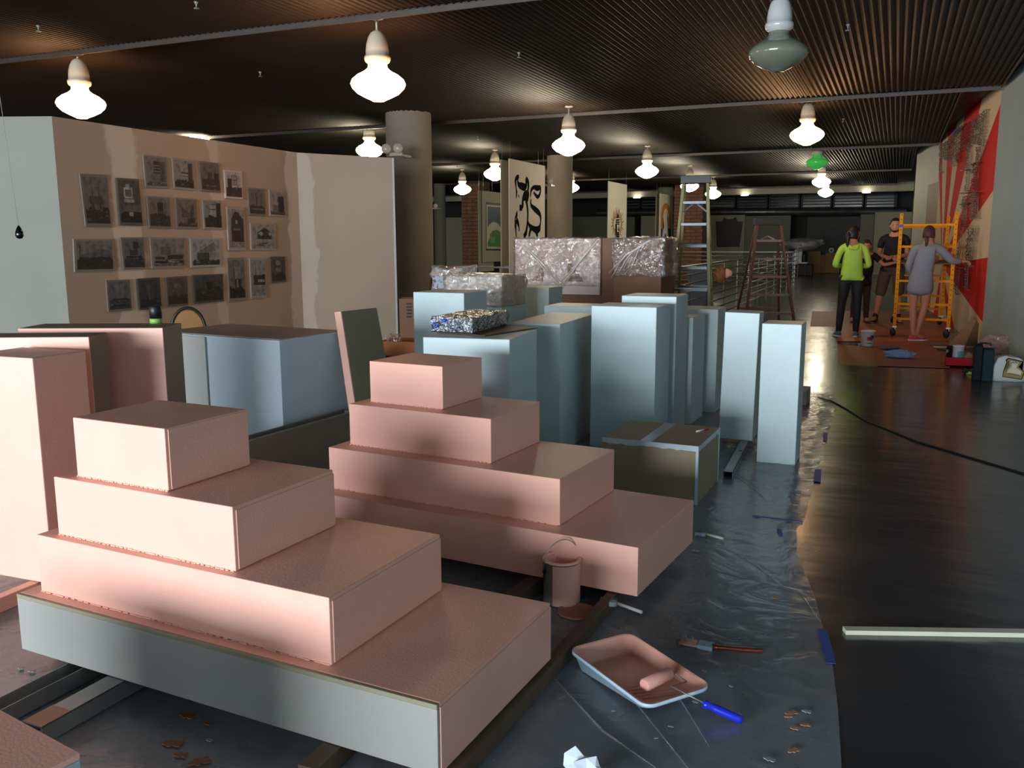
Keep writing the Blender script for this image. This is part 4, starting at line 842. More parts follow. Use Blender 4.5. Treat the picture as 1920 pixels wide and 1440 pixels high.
# ================================================================== hanging banners (thin boards hung on wires, running along the hall)
def banner(px0,px1,py0,ztop,label,m,zbot=.75,art=None,th=.02,pyb=None):
    A=back(px0,py0,z=ztop); Q=on(px1,py0,(A.x,A.y),(A.x,A.y+1)); L=Q.y-A.y
    if pyb: zbot=on(px0,pyb,(A.x,A.y),(A.x,A.y+1)).z
    t=thing('hanging_banner',label,'banner',(A.x,A.y,zbot)); h=ztop-zbot
    bm=bmesh.new(); abox(bm,-th,0,0,L,0,h,bev=.003); fin(bm,'panel',m,parent=t)
    for y in (.06,L-.06):
        bm=bmesh.new(); tube(bm,[(-th/2,y,h),(-th/2,y,3.35-zbot)],.003,5); fin(bm,'wire',m_steel,parent=t)
    def fx(px,py):    # point on the panel face in local coordinates
        q=on(px,py,(A.x,A.y),(A.x,A.y+1)); return (q.y-A.y,q.z-zbot)
    lay=[0]
    def shape(pts,m,nm='print',px=True):
        lay[0]+=1; o=.001+.0008*lay[0]; P=[fx(*p) if px else p for p in pts]
        bm=bmesh.new(); vs=[bm.verts.new((o,y,z)) for y,z in P]; f=bm.faces.new(vs); bmesh.ops.triangulate(bm,faces=[f]); fin(bm,nm,m,parent=t)
    def stroke(pts,ws,m,nm='brush_line'):
        lay[0]+=1; o=.001+.0004*lay[0]; P=[Vector(fx(*p)) for p in pts]; 
        # smooth
        S=[];WS=[]
        for i in range(len(P)-1):
            p0,p1,p2,p3=P[max(i-1,0)],P[i],P[i+1],P[min(i+2,len(P)-1)]
            for k in range(5):
                s=k/5; S.append(.5*((2*p1)+(-p0+p2)*s+(2*p0-5*p1+4*p2-p3)*s*s+(-p0+3*p1-3*p2+p3)*s**3)); WS.append(ws[i]+(ws[i+1]-ws[i])*s)
        S.append(P[-1]);WS.append(ws[-1]); bm=bmesh.new(); pr=None
        for i,p in enumerate(S):
            d=(S[min(i+1,len(S)-1)]-S[max(i-1,0)]); n=Vector((-d.y,d.x)).normalized()*WS[i]/2
            a=bm.verts.new((o,p.x+n.x,p.y+n.y)); b=bm.verts.new((o,p.x-n.x,p.y-n.y))
            if pr: bm.faces.new((pr[0],a,b,pr[1]))
            pr=(a,b)
        fin(bm,nm,m,parent=t)
    if art: art(shape,stroke,L,h)
    return t
m_ban=mat('cream_banner_cloth',(246,236,220),.7,noise_amt=.03); m_ink=mat('black_ink',(14,13,13),.9,spec=.1)
def z5(x,y): return (890+x/6.26,290+y/6.26)     # crop -> picture coordinates
def bull(shape,stroke,L,h):
    S=lambda pts,ws: stroke([z5(*p) for p in pts],[w*L/540 for w in ws],m_ink)
    S([(520,258),(500,262),(480,300),(478,345),(492,420),(500,450)],[16,26,26,14,12,4])
    S([(515,258),(505,300),(515,350),(550,370),(585,380),(605,350),(600,300),(610,290)],[10,16,30,44,44,26,16,30])
    S([(600,285),(622,310),(630,360),(625,420),(628,470),(618,545)],[34,30,26,22,28,18])
    S([(480,300),(485,380),(490,460),(485,515)],[20,10,18,6])
    S([(510,470),(522,508)],[12,4]); S([(618,460),(585,490),(565,530),(560,600),(545,615)],[50,54,26,30,20])
    S([(525,600),(545,610),(560,600)],[16,20,16]); S([(525,650),(540,635),(556,650)],[14,22,14])
    S([(600,520),(615,600),(622,680),(620,760),(612,850),(600,920),(575,962)],[30,22,20,18,22,30,30])
    S([(495,660),(490,710),(475,750),(478,830),(482,900),(487,965)],[6,26,10,24,12,10])
    S([(485,760),(505,800),(518,850),(520,900)],[34,30,14,8])
    S([(655,500),(655,470),(665,410),(700,380),(772,382)],[8,12,22,22,22])
    S([(770,380),(770,430),(755,480),(735,495),(710,470),(690,440)],[22,18,20,24,20,12]); S([(700,400),(735,412),(770,390)],[10,16,16])
    S([(658,520),(660,590),(700,635),(745,675),(770,720),(770,800),(755,870)],[8,20,34,36,24,14,34])
    S([(620,780),(640,830),(690,870),(740,880),(765,850)],[10,24,34,44,34])
    S([(660,860),(645,910),(637,962)],[30,20,16]); S([(705,880),(725,920),(735,962)],[30,26,18])
banner(955,1022,297,3.0,'large cream hanging banner with a bold black ink bull drawing',m_ban,art=bull)
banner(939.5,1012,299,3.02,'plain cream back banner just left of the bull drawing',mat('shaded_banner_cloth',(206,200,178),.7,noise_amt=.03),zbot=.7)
def arch(shape,stroke,L,h):
    z7=lambda x,y:(800+x/7.2,330+y/7.2)
    P=lambda pts:[z7(*p) for p in pts]
    bl=mat('print_slate_blue',(56,80,104),.6); gr=mat('print_green',(76,140,56),.6); wh=mat('print_white',(206,204,188),.6); nv=mat('print_navy',(30,34,44),.6)
    shape(P([(797,350),(1010,372),(1010,1008),(797,1005)]),nv); shape(P([(806,385),(1010,402),(1010,985),(806,982)]),wh)
    shape(P([(822,412),(1008,424),(1008,800),(822,800)]),bl)
    shape(P([(820,960),(820,700),(850,650),(890,620),(930,625),(970,650),(1008,720),(1008,975)]),wh)
    shape(P([(822,955),(822,890),(850,840),(858,780),(890,740),(940,725),(980,745),(1008,790),(1008,958)]),gr)
    shape(P([(850,815),(920,820),(920,905),(850,900)]),mat('print_pale_green',(112,160,104),.6))
banner(905,944,357.5,2.75,'grey hanging banner with a blue panel and green arch',mat('grey_banner_cloth',(176,174,156),.7,noise_amt=.03),art=arch,pyb=492)
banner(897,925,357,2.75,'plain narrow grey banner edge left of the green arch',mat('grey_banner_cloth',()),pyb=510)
def sun(shape,stroke,L,h):
    z8=lambda x,y:(1120+x/5.335,330+y/5.335); yl=mat('print_ochre',(186,142,60),.6); k=L/190
    for i in range(24):
        a=2*PI*i/24+.1; r1,r2=50,70+(18 if i%2 else 4)
        stroke([z8(198+r1*.62*math.cos(a)*1.2,480+r1*1.3*math.sin(a)),z8(198+r2*.72*math.cos(a),480+r2*1.9*math.sin(a))],[7*k*1.4,2*k],yl,'ray')
    for pts in ([(188,420),(200,368),(208,420)],[(182,432),(214,432),(214,447),(182,447)],[(180,455),(216,455),(216,468),(180,468)],[(178,475),(212,475),(212,570),(178,570)],[(178,576),(214,576),(214,590),(178,590)],[(180,596),(212,596),(212,612),(180,612)]):
        shape([z8(*p) for p in pts],m_ink)
    shape([z8(*p) for p in [(188,485),(206,488),(206,560),(188,560)]],m_ban); shape([z8(*p) for p in [(194,545),(200,500),(206,545)]],m_ink)
    shape([z8(*p) for p in [(202,368),(204,368),(204,330),(202,335)]],m_ink)
banner(1141,1176,339.5,3.0,'narrow white hanging banner with a black tower in a golden sunburst',mat('white_banner_cloth',(240,236,216),.7,noise_amt=.02),art=sun)
def orange(shape,stroke,L,h):
    z=lambda x,y:(1240+x/5.14,320+y/5.14); og=mat('print_orange',(240,150,20),.6); bl=mat('print_blue',(16,60,140),.6); wh=mat('print_bright_white',(250,248,236),.6)
    shape([z(*p) for p in [(-4,558),(-4,420),(8,350),(30,318),(55,315),(75,345),(88,420),(92,558)]],og)
    shape([z(*p) for p in [(-4,558),(92,558),(92,760),(-4,760)]],bl)
    shape([z(*p) for p in [(28,380),(42,360),(58,385),(70,430),(55,470),(62,560),(66,640),(50,660),(38,600),(22,660),(14,640),(24,540),(20,470),(14,440)]],wh)
    shape([z(*p) for p in [(6,640),(14,560),(18,560),(12,760),(4,760)]],wh)
banner(1238,1261,362.5,3.0,'white hanging banner with an orange and blue print, left of the yellow ladder',MATS['white_banner_cloth'],art=orange)
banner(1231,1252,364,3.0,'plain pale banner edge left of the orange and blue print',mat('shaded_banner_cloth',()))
# ================================================================== stairwell railing
m_rail=mat('railing_steel',(130,132,130),.35,metal=.5)
def railing(P,Q,label,n=8,posts=1.6,z1=1.05):
    P=Vector((P[0],P[1],0));Q=Vector((Q[0],Q[1],0)); d=Q-P; Lr=d.length; a=math.atan2(d.y,d.x); t=thing('railing',label,'railing',P,a)
    k=int(Lr/posts)+1
    bm=bmesh.new(); abox(bm,-.02,.02,-.008,.008,0,z1); me=bpy.data.meshes.new('post'); bm.to_mesh(me); bm.free(); me.materials.append(m_rail)
    for i in range(k+1): o=link('post',me,None,t,loc=(Lr*i/k,0,0))
    for i in range(n):
        z=z1-i*(z1-.12)/(n-1); bm=bmesh.new(); 
        if i==0: abox(bm,0,Lr,-.025,.025,z-.012,z+.012)
        else: tube(bm,[(0,0,z),(Lr,0,z)],.014,6)
        fin(bm,'rail',m_rail,parent=t)
    return t
railing((-6.7,12.15),(-2.9,12.15),'steel railing across the near end of the stairwell')
railing((-2.9,12.15),(-2.9,30),'long steel railing running away along the right side of the stairwell',posts=1.5)
railing((-9.6,29.5),(-2.95,29.5),'steel railing across the far end of the stairwell',posts=1.6)
railing((-6.75,12.15),(-9.6,12.6),'steel railing left of the stairwell behind the concrete column')
# ladders
def ladder(label,base,yaw,hgt,wb,wt,spread,m,n,ms,mtop):
    t=thing('step_ladder',label,'ladder',base,yaw)
    for s in (-1,1):
        bm=bmesh.new(); beam(bm,(s*wb/2,0,0),(s*wt/2,spread*.42,hgt),.035,.08,up=(0,1,0)); fin(bm,'front_rail',m,parent=t)
        bm=bmesh.new(); beam(bm,(s*wb/2*.94,spread,0),(s*wt/2*.94,spread*.5,hgt),.03,.05,up=(0,1,0)); fin(bm,'rear_rail',m,parent=t)
    for k in range(1,n+1):
        f=k/(n+1); w=wb+(wt-wb)*f; bm=bmesh.new(); abox(bm,-w/2+.02,w/2-.02,spread*.42*f-.04,spread*.42*f+.04,hgt*f-.025,hgt*f+.012,bev=.003); fin(bm,'step',ms,parent=t)
        if k%2: 
            w2=w*.92; y=spread*(1-.5*f); bm=bmesh.new(); abox(bm,-w2/2,w2/2,y-.015,y+.015,hgt*f-.02,hgt*f+.02); fin(bm,'rear_brace',ms,parent=t)
    bm=bmesh.new(); abox(bm,-wt/2-.04,wt/2+.04,spread*.42-.06,spread*.5+.06,hgt-.04,hgt+.06,bev=.006); fin(bm,'top_cap',mtop,parent=t)
    bm=bmesh.new(); 
    for s in (-1,1): beam(bm,(s*wt*.5,spread*.4,hgt*.82),(0,spread*.45,hgt*.875),.012,.02)
    fin(bm,'spreader',ms,parent=t)
    return t
m_fib=mat('yellow_green_fibreglass',(150,146,98),.5,noise_amt=.08); m_alu=mat('aluminium_step',(112,124,134),.4,metal=.3)
q=mt(1313,345,11.3); ladder('tall yellow-green fibreglass step ladder with grey steps behind the blue plinths',(q.x,q.y-.45,0),.12,2.2,.55,.30,.98,m_fib,7,m_alu,m_black)
q=mt(1462,560,14.6); ladder('shorter dark red wooden-look step ladder by the stairwell railing',(q.x-.05,q.y-.7,0),.32,1.72,.80,.36,1.15,mat('dark_red_rail',(92,60,56),.6,noise_amt=.15),5,mat('grey_pink_step',(126,112,112),.5),mat('charcoal_top',(40,42,40),.6))
# tool belt on yellow ladder rail
q=mt(1350,512,11.15); crumple('tool_pouch','orange-brown tool pouch with a bright cloth hanging at the yellow ladder','pouch',q-Vector((0,0,.12)),.075,mat('tan_leather',(150,92,52),.6),sz=(.9,.7,1.5),sub=2)
q=mt(1363,511,11.15); crumple('work_cloth','bright peach cloth sticking out of the tool pouch','cloth',q-Vector((0,0,.07)),.055,mat('bright_peach_cloth',(250,176,140),.5,emit=0),sz=(1.1,.7,1),sub=2)
# ================================================================== far end of the hall
m_pan=mat('display_panel_cream',(176,170,138),.7,noise_amt=.05); m_pang=mat('display_panel_grey',(132,132,112),.7,noise_amt=.05)
p1=fpanel('display_board',1317,1397,404,None,40,.2,m_pan,'cream display panel with a dark red crest-like plaque, behind the yellow ladder','panel',0)
z6=lambda x,y:(1240+x/5.14,320+y/5.14)
pts=[pv(*z6(*p),39.9) for p in [(525,490),(590,488),(603,452),(640,470),(690,465),(715,447),(732,490),(782,490),(770,600),(750,735),(535,735)]]
bm=bmesh.new(); x0,z0_=pts[0]; prism(bm,[(x-x0,z-z0_) for x,z in pts],0,.08); tag(fin(bm,'wall_plaque',mat('dark_maroon_board',(52,26,26),.5),loc=(x0,39.9,z0_)),'dark maroon crest-shaped plaque on the far cream panel','plaque')
fpanel('display_board',1398,1483,405,None,40.2,.2,m_pang,'wide grey-green display panel behind the red ladder','panel',0)
fpanel('display_board',1614,1640,402,None,40.2,.2,m_pang,'narrow grey display panel left of the bearded man','panel',0)
fpanel('display_board',1641,1711,398,None,39.5,.2,m_pan,'cream display panel behind the bearded man','panel',0)
fpanel('display_board',1058,1140,407,None,40.2,.2,m_pang,'grey-green display panel seen above the wrapped crates','panel',0)
fpanel('display_board',1173,1190,407,None,40.6,.2,m_pang,'narrow dim display panel between the two narrow banners, left one','panel',0)
fpanel('display_board',1202,1232,405,None,40.2,.2,m_pan,'cream display panel between the two narrow banners, right one','panel',0)
fpanel('display_board',835,867,408,None,38,.2,m_pan,'cream display panel seen between the column and the brick pier','panel',0)
fpanel('display_board',1726,1736,375,None,30,.2,mat('pale_sage_panel',(150,156,136),.7),'pale sage panel edge between the brick pier and the doorway','panel',0)
fb=fpanel('display_board',1514,1613,407,None,41.9,.2,mat('dim_board',(88,90,82),.7,noise_amt=.1),'dim grey board carrying a dark wavy striped flag shape','panel',0)
for k in range(5):
    P=[];n=10
    for i in range(n+1):
        s=i/n; px=1537+s*52; py=421+k*8+s*14+3*math.sin(s*5+.4); P.append(pv(px,py,41.8))
    bm=bmesh.new(); w=.13
    prism(bm,[(x-fb.location.x,z+w/2) for x,z in P]+[(x-fb.location.x,z-w/2) for x,z in P[::-1]],-.06,-.02)
    fin(bm,'flag_stripe',m_dark,parent=fb)
def fbox(name,px0,px1,py0,py1,v,dp,m,label,cat,group=None):
    xa,za=pv(px0,py0,v); xb,zb=pv(px1,py1,v); bm=bmesh.new(); abox(bm,0,xb-xa,0,dp,0,za-zb,bev=.01); return tag(fin(bm,name,m,loc=(xa,v,max(zb,0))),label,cat,group)
c=back(1515,512,z=0).y
fbox('cardboard_box',1515,1537,471,512,c,.6,mat('kraft_box',(160,122,76),.7),'large kraft cardboard box at the far end, left of the woman in green','box')
fbox('cardboard_box',1538,1546,478,512,c,.5,m_card,'narrow upright folded cardboard beside the large kraft box','box')
fbox('cardboard_box',1548,1574,474,512,c+.1,.6,mat('kraft_box',()),'kraft cardboard box at the far end, nearest the woman in green','box')
q=pv(1558,474,c+.1); bm=bmesh.new(); lathe(bm,[(.05,0),(.11,0),(.11,.05),(.05,.05),(.05,0)],20); tag(fin(bm,'tape_roll',m_white,loc=(q[0],c+.3,q[1]+.105),rot=(PI/2,0,0)),'white roll of tape standing on the far cardboard boxes','tape roll')
q=pv(1500,460,c-3); crumple('plastic_bag','puffed translucent plastic bag on the far work table','bag',(q[0]+.1,c-3,q[1]-.25),.38,m_film2,sz=(2,1,.6),sub=3)
v=c-3; xa,_=pv(1452,492,v); xb,zt=pv(1513,492,v); t=thing('work_table','cluttered work table behind the red ladder','table',(xa,v,0))
bm=bmesh.new(); abox(bm,0,xb-xa,0,.8,zt-.05,zt); fin(bm,'tabletop',m_white,parent=t)
for x in (.05,xb-xa-.05):
    for y in (.05,.75): bm=bmesh.new(); abox(bm,x-.03,x+.03,y-.03,y+.03,0,zt-.05); fin(bm,'leg',m_dark,parent=t)
cols=[m_dark,mat('olive_box',(90,88,60),.7),m_black,mat('tan_small_box',(140,116,80),.7),m_white,m_black]
for k,(pa,pb,py) in enumerate(((1456,1466,474),(1467,1474,478),(1475,1488,470),(1482,1486,474),(1489,1503,468),(1505,1508,478))):
    a,z1=pv(pa,py,v); b,_=pv(pb,py,v); bm=bmesh.new(); abox(bm,0,b-a,0,.3,0,z1-zt,bev=.01); tag(fin(bm,'storage_box',cols[k],loc=(a,v+.1+.02*k,zt+.001)),['dark box at the left end of the far work table','olive box second from the left on the far work table','tall black case in the middle of the far work table','small tan box in front of the black case on the far table','large black case at the right part of the far work table','slim white box at the right end of the far work table'][k],'box')
xa,_=pv(1478,520,v); bm=bmesh.new(); abox(bm,0,.9,.1,.7,0,.45,bev=.02); tag(fin(bm,'crate',mat('dark_red_bin',(60,28,24),.6),loc=(xa,v,0)),'dark red bin under the far work table','crate')
# stairwell clutter: blue door panel behind yellow ladder
fbox('panel_board',1290,1324,508,600,17.5,.08,mat('blue_grey_sheet',(62,80,92),.5),'blue-grey sheet standing behind the yellow ladder','board')
# ================================================================== mural wall wire-mesh sign frames
m_mesh=mat('weathered_wire_mesh',(132,122,106),.5,metal=.4,noise_amt=.3,nscale=30); m_meshr=mat('red_wire_mesh',(140,56,52),.5,metal=.2,noise_amt=.3,nscale=30)
def lattice(quad,nx,ny,m,label,off=.05):
    Q=[on(x,y,MA,MB) for x,y in quad]; nw=Vector((MB[1]-MA[1],-(MB[0]-MA[0]),0)).normalized(); nw=-nw if nw.x>0 else nw
    c=Q[0].copy(); r=random.Random(int(quad[0][0]*7)); 
    def P(s,t_): return (Q[0]*(1-s)+Q[1]*s)*(1-t_)+(Q[3]*(1-s)+Q[2]*s)*t_-c+nw*off
    bm=bmesh.new()
    for i in range(nx+1): tube(bm,[P(i/nx,0),P(i/nx,1)],.006,4)
    for j in range(ny+1): 
        tube(bm,[P(0,j/ny),P(1,j/ny)],0.005,4)
        if j<ny:
            for i in range(nx):
                if r.random()<.75: tube(bm,[P(i/nx,j/ny)+nw*.02,P((i+1)/nx,(j+1)/ny)+nw*.02],.005,4)
                if r.random()<.45: tube(bm,[P((i+1)/nx,j/ny)+nw*.03,P(i/nx,(j+1)/ny)+nw*.03],.005,4)
    # stand-offs to the wall
    for s,t_ in ((0,0),(1,0),(0,1),(1,1)): tube(bm,[P(s,t_),P(s,t_)-nw*off],.006,4)
    return tag(fin(bm,'wire_frame',m,loc=c),label,'frame','wire mesh sign frames on the mural wall')
zA=lambda x,y:(1740+x/6,160+y/6); zB=lambda x,y:(1740+x/5.143,380+y/5.143)
for q_,nx,ny,m,l in (
 ([zA(175,670),zA(235,640),zA(230,830),zA(165,800)],3,6,m_mesh,'farthest grey mesh strip at the top of the mural'),
 ([zA(178,800),zA(190,800),zA(185,975),zA(175,980)],1,8,m_mesh,'thin mesh tail hanging from the farthest grey strip'),
 ([zA(235,640),zA(320,570),zA(305,830),zA(225,840)],4,7,m_mesh,'second grey mesh strip from the far end of the mural'),
 ([zA(320,540),zA(415,450),zA(395,740),zA(305,800)],4,8,m_mesh,'grey mesh strip with a blue top edge'),
 ([zA(308,800),zA(335,790),zA(325,905),zA(303,910)],1,6,m_mesh,'short mesh tail below the blue topped strip'),
 ([zA(360,780),zA(392,740),zA(385,860),zA(355,865)],2,6,m_meshr,'short reddish mesh tail over the large red ray'),
 ([zA(425,450),zA(550,395),zA(500,680),zA(395,740)],5,8,m_meshr,'dark red mesh panel in the middle of the top row'),
 ([zA(550,395),zA(705,270),zA(670,680),zA(525,650)],6,11,m_mesh,'largest grey mesh panel nearest the blue-grey wall'),
 ([zA(480,680),zA(525,650),zA(510,920),zA(475,940)],2,9,m_mesh,'mesh strip hanging left below the largest panel'),
 ([zA(595,690),zA(660,690),zA(625,860),zA(590,870)],3,6,m_mesh,'mesh strip hanging right below the largest panel'),
 ([zA(565,870),zA(625,860),zA(600,1170),zA(545,1180)],3,12,m_meshr,'dark reddish mesh column in the middle height of the mural'),
 ([zA(480,950),zA(512,945),zA(490,1180),zA(465,1190)],1,10,m_mesh,'slender mesh column beside the dark reddish one'),
 ([zA(530,1200),zA(610,1200),zB(515,150),zB(440,160)],4,12,m_mesh,'wide mesh column at the height of the scaffold top'),
 ([zA(440,1250),zA(480,1240),zB(400,220),zB(365,225)],2,10,m_mesh,'narrow mesh column beside the wide one at scaffold height'),
 ([zB(430,250),zB(500,250),zB(450,610),zB(400,615)],3,12,m_mesh,'long mesh column reaching down to the lower red field'),
 ([zB(355,240),zB(375,240),zB(325,620),zB(310,620)],1,14,m_mesh,'slender mesh column left of the long one'),
 ([zB(315,630),zB(345,630),zB(315,880),zB(298,885)],1,9,m_mesh,'mesh tail on the lower red field, left one'),
 ([zB(395,620),zB(425,620),zB(412,840),zB(395,800)],1,9,m_mesh,'mesh tail on the lower red field, right one')): lattice(q_,nx,ny,m,l)
Q=[on(*zA(*p),MA,MB) for p in ((320,545),(415,455),(415,480),(320,572))]; c=Q[0]
bm=bmesh.new(); bm.faces.new([bm.verts.new(p-c+Vector((-.09,0,0))) for p in Q]); bm.faces.new([bm.verts.new(p-c+Vector((-.05,0,0))) for p in Q][::-1]); tag(fin(bm,'blue_strip',mat('blue_enamel',(52,72,130),.4),loc=c),'small blue strip along the top of a grey mesh frame','frame')
for ir,(a,b) in enumerate((((395,1213),(630,1200)),((410,1340),(560,1325)),((500,890),(600,880)),((420,955),(520,950)))):
    A=on(*zA(*a),MA,MB);B=on(*zA(*b),MA,MB); bm=bmesh.new(); tube(bm,[Vector((-.07,0,0)),B-A+Vector((-.07,0,0))],.008,5); tag(fin(bm,'support_rod',m_dark,loc=A),'thin dark support rod on the mural, '+['at the bright spot','lowest of the four','highest of the four','above the bright spot'][ir],'rod','support rods on the mural')
# ================================================================== cardboard on the floor by the mural
def sheet_(name,px,z,m,label,th=.004):
    P=[back(x,y,z=z) for x,y in px]; bm=bmesh.new(); c=P[0]; prismz(bm,[(p.x-c.x,p.y-c.y) for p in P],0,th); return tag(fin(bm,name,m,loc=(c.x,c.y,z)),label,'floor covering')
m_rc=mat('reddish_rosin_paper',(150,88,66),.55,noise_amt=.12,nscale=3); m_oc=mat('orange_brown_board',(176,104,64),.5,noise_amt=.12,nscale=3)
sheet_('floor_cardboard',[(1519,612),(1640,613),(1640,583),(1523,584)],.001,m_rc,'dark reddish paper sheet farthest left under the people')
sheet_('floor_cardboard',[(1570,640),(1775,642),(1775,604),(1572,604)],.0055,m_oc,'orange-brown cardboard sheet under the yellow scaffold')
sheet_('floor_cardboard',[(1640,622),(1790,624),(1765,585),(1638,584)],.001,m_rc,'reddish paper sheet at the far side of the scaffold')
sheet_('floor_cardboard',[(1571,684),(1648,686),(1646,652),(1570,646)],.0,m_card if False else mat('yellow_brown_card',(150,108,68),.6,noise_amt=.12),'yellow-brown cardboard sheet below the white bucket')
sheet_('floor_cardboard',[(1646,686),(1780,690),(1812,650),(1770,640),(1632,640)],.0065,m_rc,'large reddish-brown cardboard sheet with the blue cloth on it')
# bucket
def bucketp(px,py): return back(px,py,z=0)
q=bucketp(1626,650); t=thing('paint_bucket','white plastic bucket with a red and dark label, by the woman in green','bucket',q+Vector((0,.0,.011)))
s=(q-Vector((0,0,H))).dot(F)/FPX; r1=12.2*s; h=29*s
bm=bmesh.new(); lathe(bm,[(0,0),(r1*.88,0),(r1,h*.92),(r1*1.07,h*.93),(r1*1.07,h),(r1*.96,h),(r1*.85,.02),(0,.02)],28); fin(bm,'body',mat('white_bucket_plastic',(214,218,220),.4),parent=t)
def patch(bm,r,a0,a1,z0,z1,rr=1.0,n=8):
    P=[]
    for k in range(n+1):
        a=a0+(a1-a0)*k/n; P.append((bm.verts.new((r*rr*math.cos(a),r*rr*math.sin(a),z0)),bm.verts.new((r*rr*math.cos(a),r*rr*math.sin(a),z1))))
    for A,B in zip(P,P[1:]): bm.faces.new((A[0],B[0],B[1],A[1]))
fa=math.atan2(-q.y,-q.x)
bm=bmesh.new(); patch(bm,r1,fa-.1,fa+.75,h*.38,h*.62,1.0); fin(bm,'label_print',mat('dark_red_print',(140,30,50),.5),parent=t)
bm=bmesh.new(); patch(bm,r1,fa+.4,fa+1.0,h*.5,h*.72,1.01); fin(bm,'label_print',mat('navy_print',(50,40,90),.5),parent=t)
bm=bmesh.new(); patch(bm,r1,fa-.1,fa+.7,h*.2,h*.24,.96); fin(bm,'label_print',m_black,parent=t)
crumple('blue_cloth','pale blue cloth lying on the reddish cardboard','cloth',back(1686,671,z=.011),.14,mat('pale_blue_cloth',(120,146,184),.8),sz=(1.25,.6,.35),sub=4,amp=.28)
crumple('blue_cloth','small grey-blue rag behind the pale blue cloth','cloth',back(1668,656,z=.011),.1,mat('grey_blue_cloth',(92,102,124),.8),sz=(1.25,.6,.25),sub=4,amp=.28)
# tools and sticks near the wall
for (a,b,w,m,l,nm) in (((1738,644),(1778,646),.03,m_wood,'short wooden stick on the cardboard by the pink shoes','stick'),((1750,650),(1808,652),.035,mat('pale_stick',(176,158,128),.6),'pale wooden stick near the red tray','stick'),((1757,655),(1790,659),.03,m_dark,'dark handled scraper near the red tray','scraper')):
    A=back(*a,z=.03);B=back(*b,z=.03); bm=bmesh.new(); beam(bm,Vector(),B-A,w,.015); tag(fin(bm,nm,m,loc=A),l,'tool')
A=on(1800,612,(1.09,13.6),(.9,16.5)); 
t=thing('cardboard_flap','folded brown cardboard leaning against the base of the mural','cardboard',back(1793,650,z=0),-.3)
bm=bmesh.new(); 
vs=[bm.verts.new(c_) for c_ in ((-.10,0,0.012),(.10,.0,.012),(.17,.22,.36),(.11,.22,.38))]; bm.faces.new(vs); r=bmesh.ops.extrude_face_region(bm,geom=bm.faces[:]); bmesh.ops.translate(bm,vec=(0,.012,0),verts=[v for v in r['geom'] if isinstance(v,bmesh.types.BMVert)])
fin(bm,'panel',m_card,parent=t)
bm=bmesh.new(); 
vs=[bm.verts.new(c_) for c_ in ((.10,.0,.012),(.20,.20,.012),(.19,.24,.30),(.165,.215,.36))]; bm.faces.new(vs); r=bmesh.ops.extrude_face_region(bm,geom=bm.faces[:]); bmesh.ops.translate(bm,vec=(.012,0,0),verts=[v for v in r['geom'] if isinstance(v,bmesh.types.BMVert)])
fin(bm,'panel',m_cardd,parent=t)
# red tray with paint tins
q=back(1800,690,z=0); t=thing('storage_tray','red plastic tray holding paint tins beside the black tool case','tray',Vector((q.x,q.y+.05,.0)),0)
s=(q-Vector((0,0,H))).dot(F)/FPX; W2=24*s; hz=18*s
bm=bmesh.new(); 
for b in ((-W2,W2,0,.3,.011,.02),(-W2,W2,0,.01,.011,hz),(-W2,W2,.29,.3,.011,hz),(-W2,-W2+.01,.01,.29,.011,hz),(W2-.01,W2,.01,.29,.011,hz)): abox(bm,*b)
fin(bm,'tray',mat('crimson_plastic',(158,16,36),.6,spec=.12),parent=t)
def tin(label,px,py,w,h_,m,dy,m2=None,tilt=0):
    p=back(px,py,z=.02); s=(p-Vector((0,0,H))).dot(F)/FPX; r=w/2*s; hh=h_*s
    t2=thing('paint_tin',label,'paint tin',(q.x+(px-1800)*s,q.y+.05+dy,.0215),0)
    bm=bmesh.new(); lathe(bm,[(0,0),(r,0),(r,hh),(r*1.05,hh),(r*1.05,hh+.008),(r*.9,hh+.008),(r*.88,hh-.02),(0,hh-.02)],24); fin(bm,'body',m,parent=t2)
    if m2: bm=bmesh.new(); patch(bm,r,-PI/2-.2,-PI/2+1.1,hh*.25,hh*.75,1.01); fin(bm,'label_print',m2,parent=t2)
    return t2
tin('white paint tin with a teal print in the red tray',1797,686,20,34,m_white,.14,mat('teal_print',(80,140,140),.5))
tin('black and white spattered paint tin at the left end of the red tray',1783,686,13,32,mat('black_white_tin',(30,30,32),.5,two=(190,194,196),tscale=14,tlo=.55,thi=.58),.16)
q2=back(1815,690,z=.02)
crumple('brush_bundle','brown brush and rag bundle at the right end of the red tray','brush',Vector((q.x+15*s,q.y+.18,.021)),.055,mat('brown_bristles',(140,110,84),.8),sz=(.9,.9,1.2),sub=2)
# black tool case
q=back(1838,715,z=0); s=(q-Vector((0,0,H))).dot(F)/FPX
t=thing('tool_case','tall dark grey-blue tool case standing against the right wall','case',(q.x-14*s,q.y,0),-.05)
for (x0,x1,y0,y1,hh,m,nm) in ((0,15*s,.02,.30,66*s,mat('charcoal_plastic',(28,32,36),.7,spec=.12),'body'),(15*s+.002,34*s,-.0,.22,60*s,mat('dark_teal_plastic',(28,48,58),.7,spec=.15),'front_half')):
    bm=bmesh.new(); abox(bm,x0,x1,y0,y1,0,hh,bev=.012); fin(bm,nm,m,parent=t)
bm=bmesh.new(); tube(bm,[(.05,.15,66*s),(.05,.15,66*s+.02),(.15,.12,66*s+.02),(.15,.12,66*s)],.01,6); fin(bm,'handle',m_black,parent=t)
q3=back(1815,702,z=0.0); crumple('yellow_glove','small black and yellow-green glove on the floor beside the tool case','glove',q3,.045,mat('yellow_black_knit',(30,32,30),.7,two=(170,180,60),tscale=12,tlo=.52,thi=.56),sz=(1.2,.8,.7),sub=2)
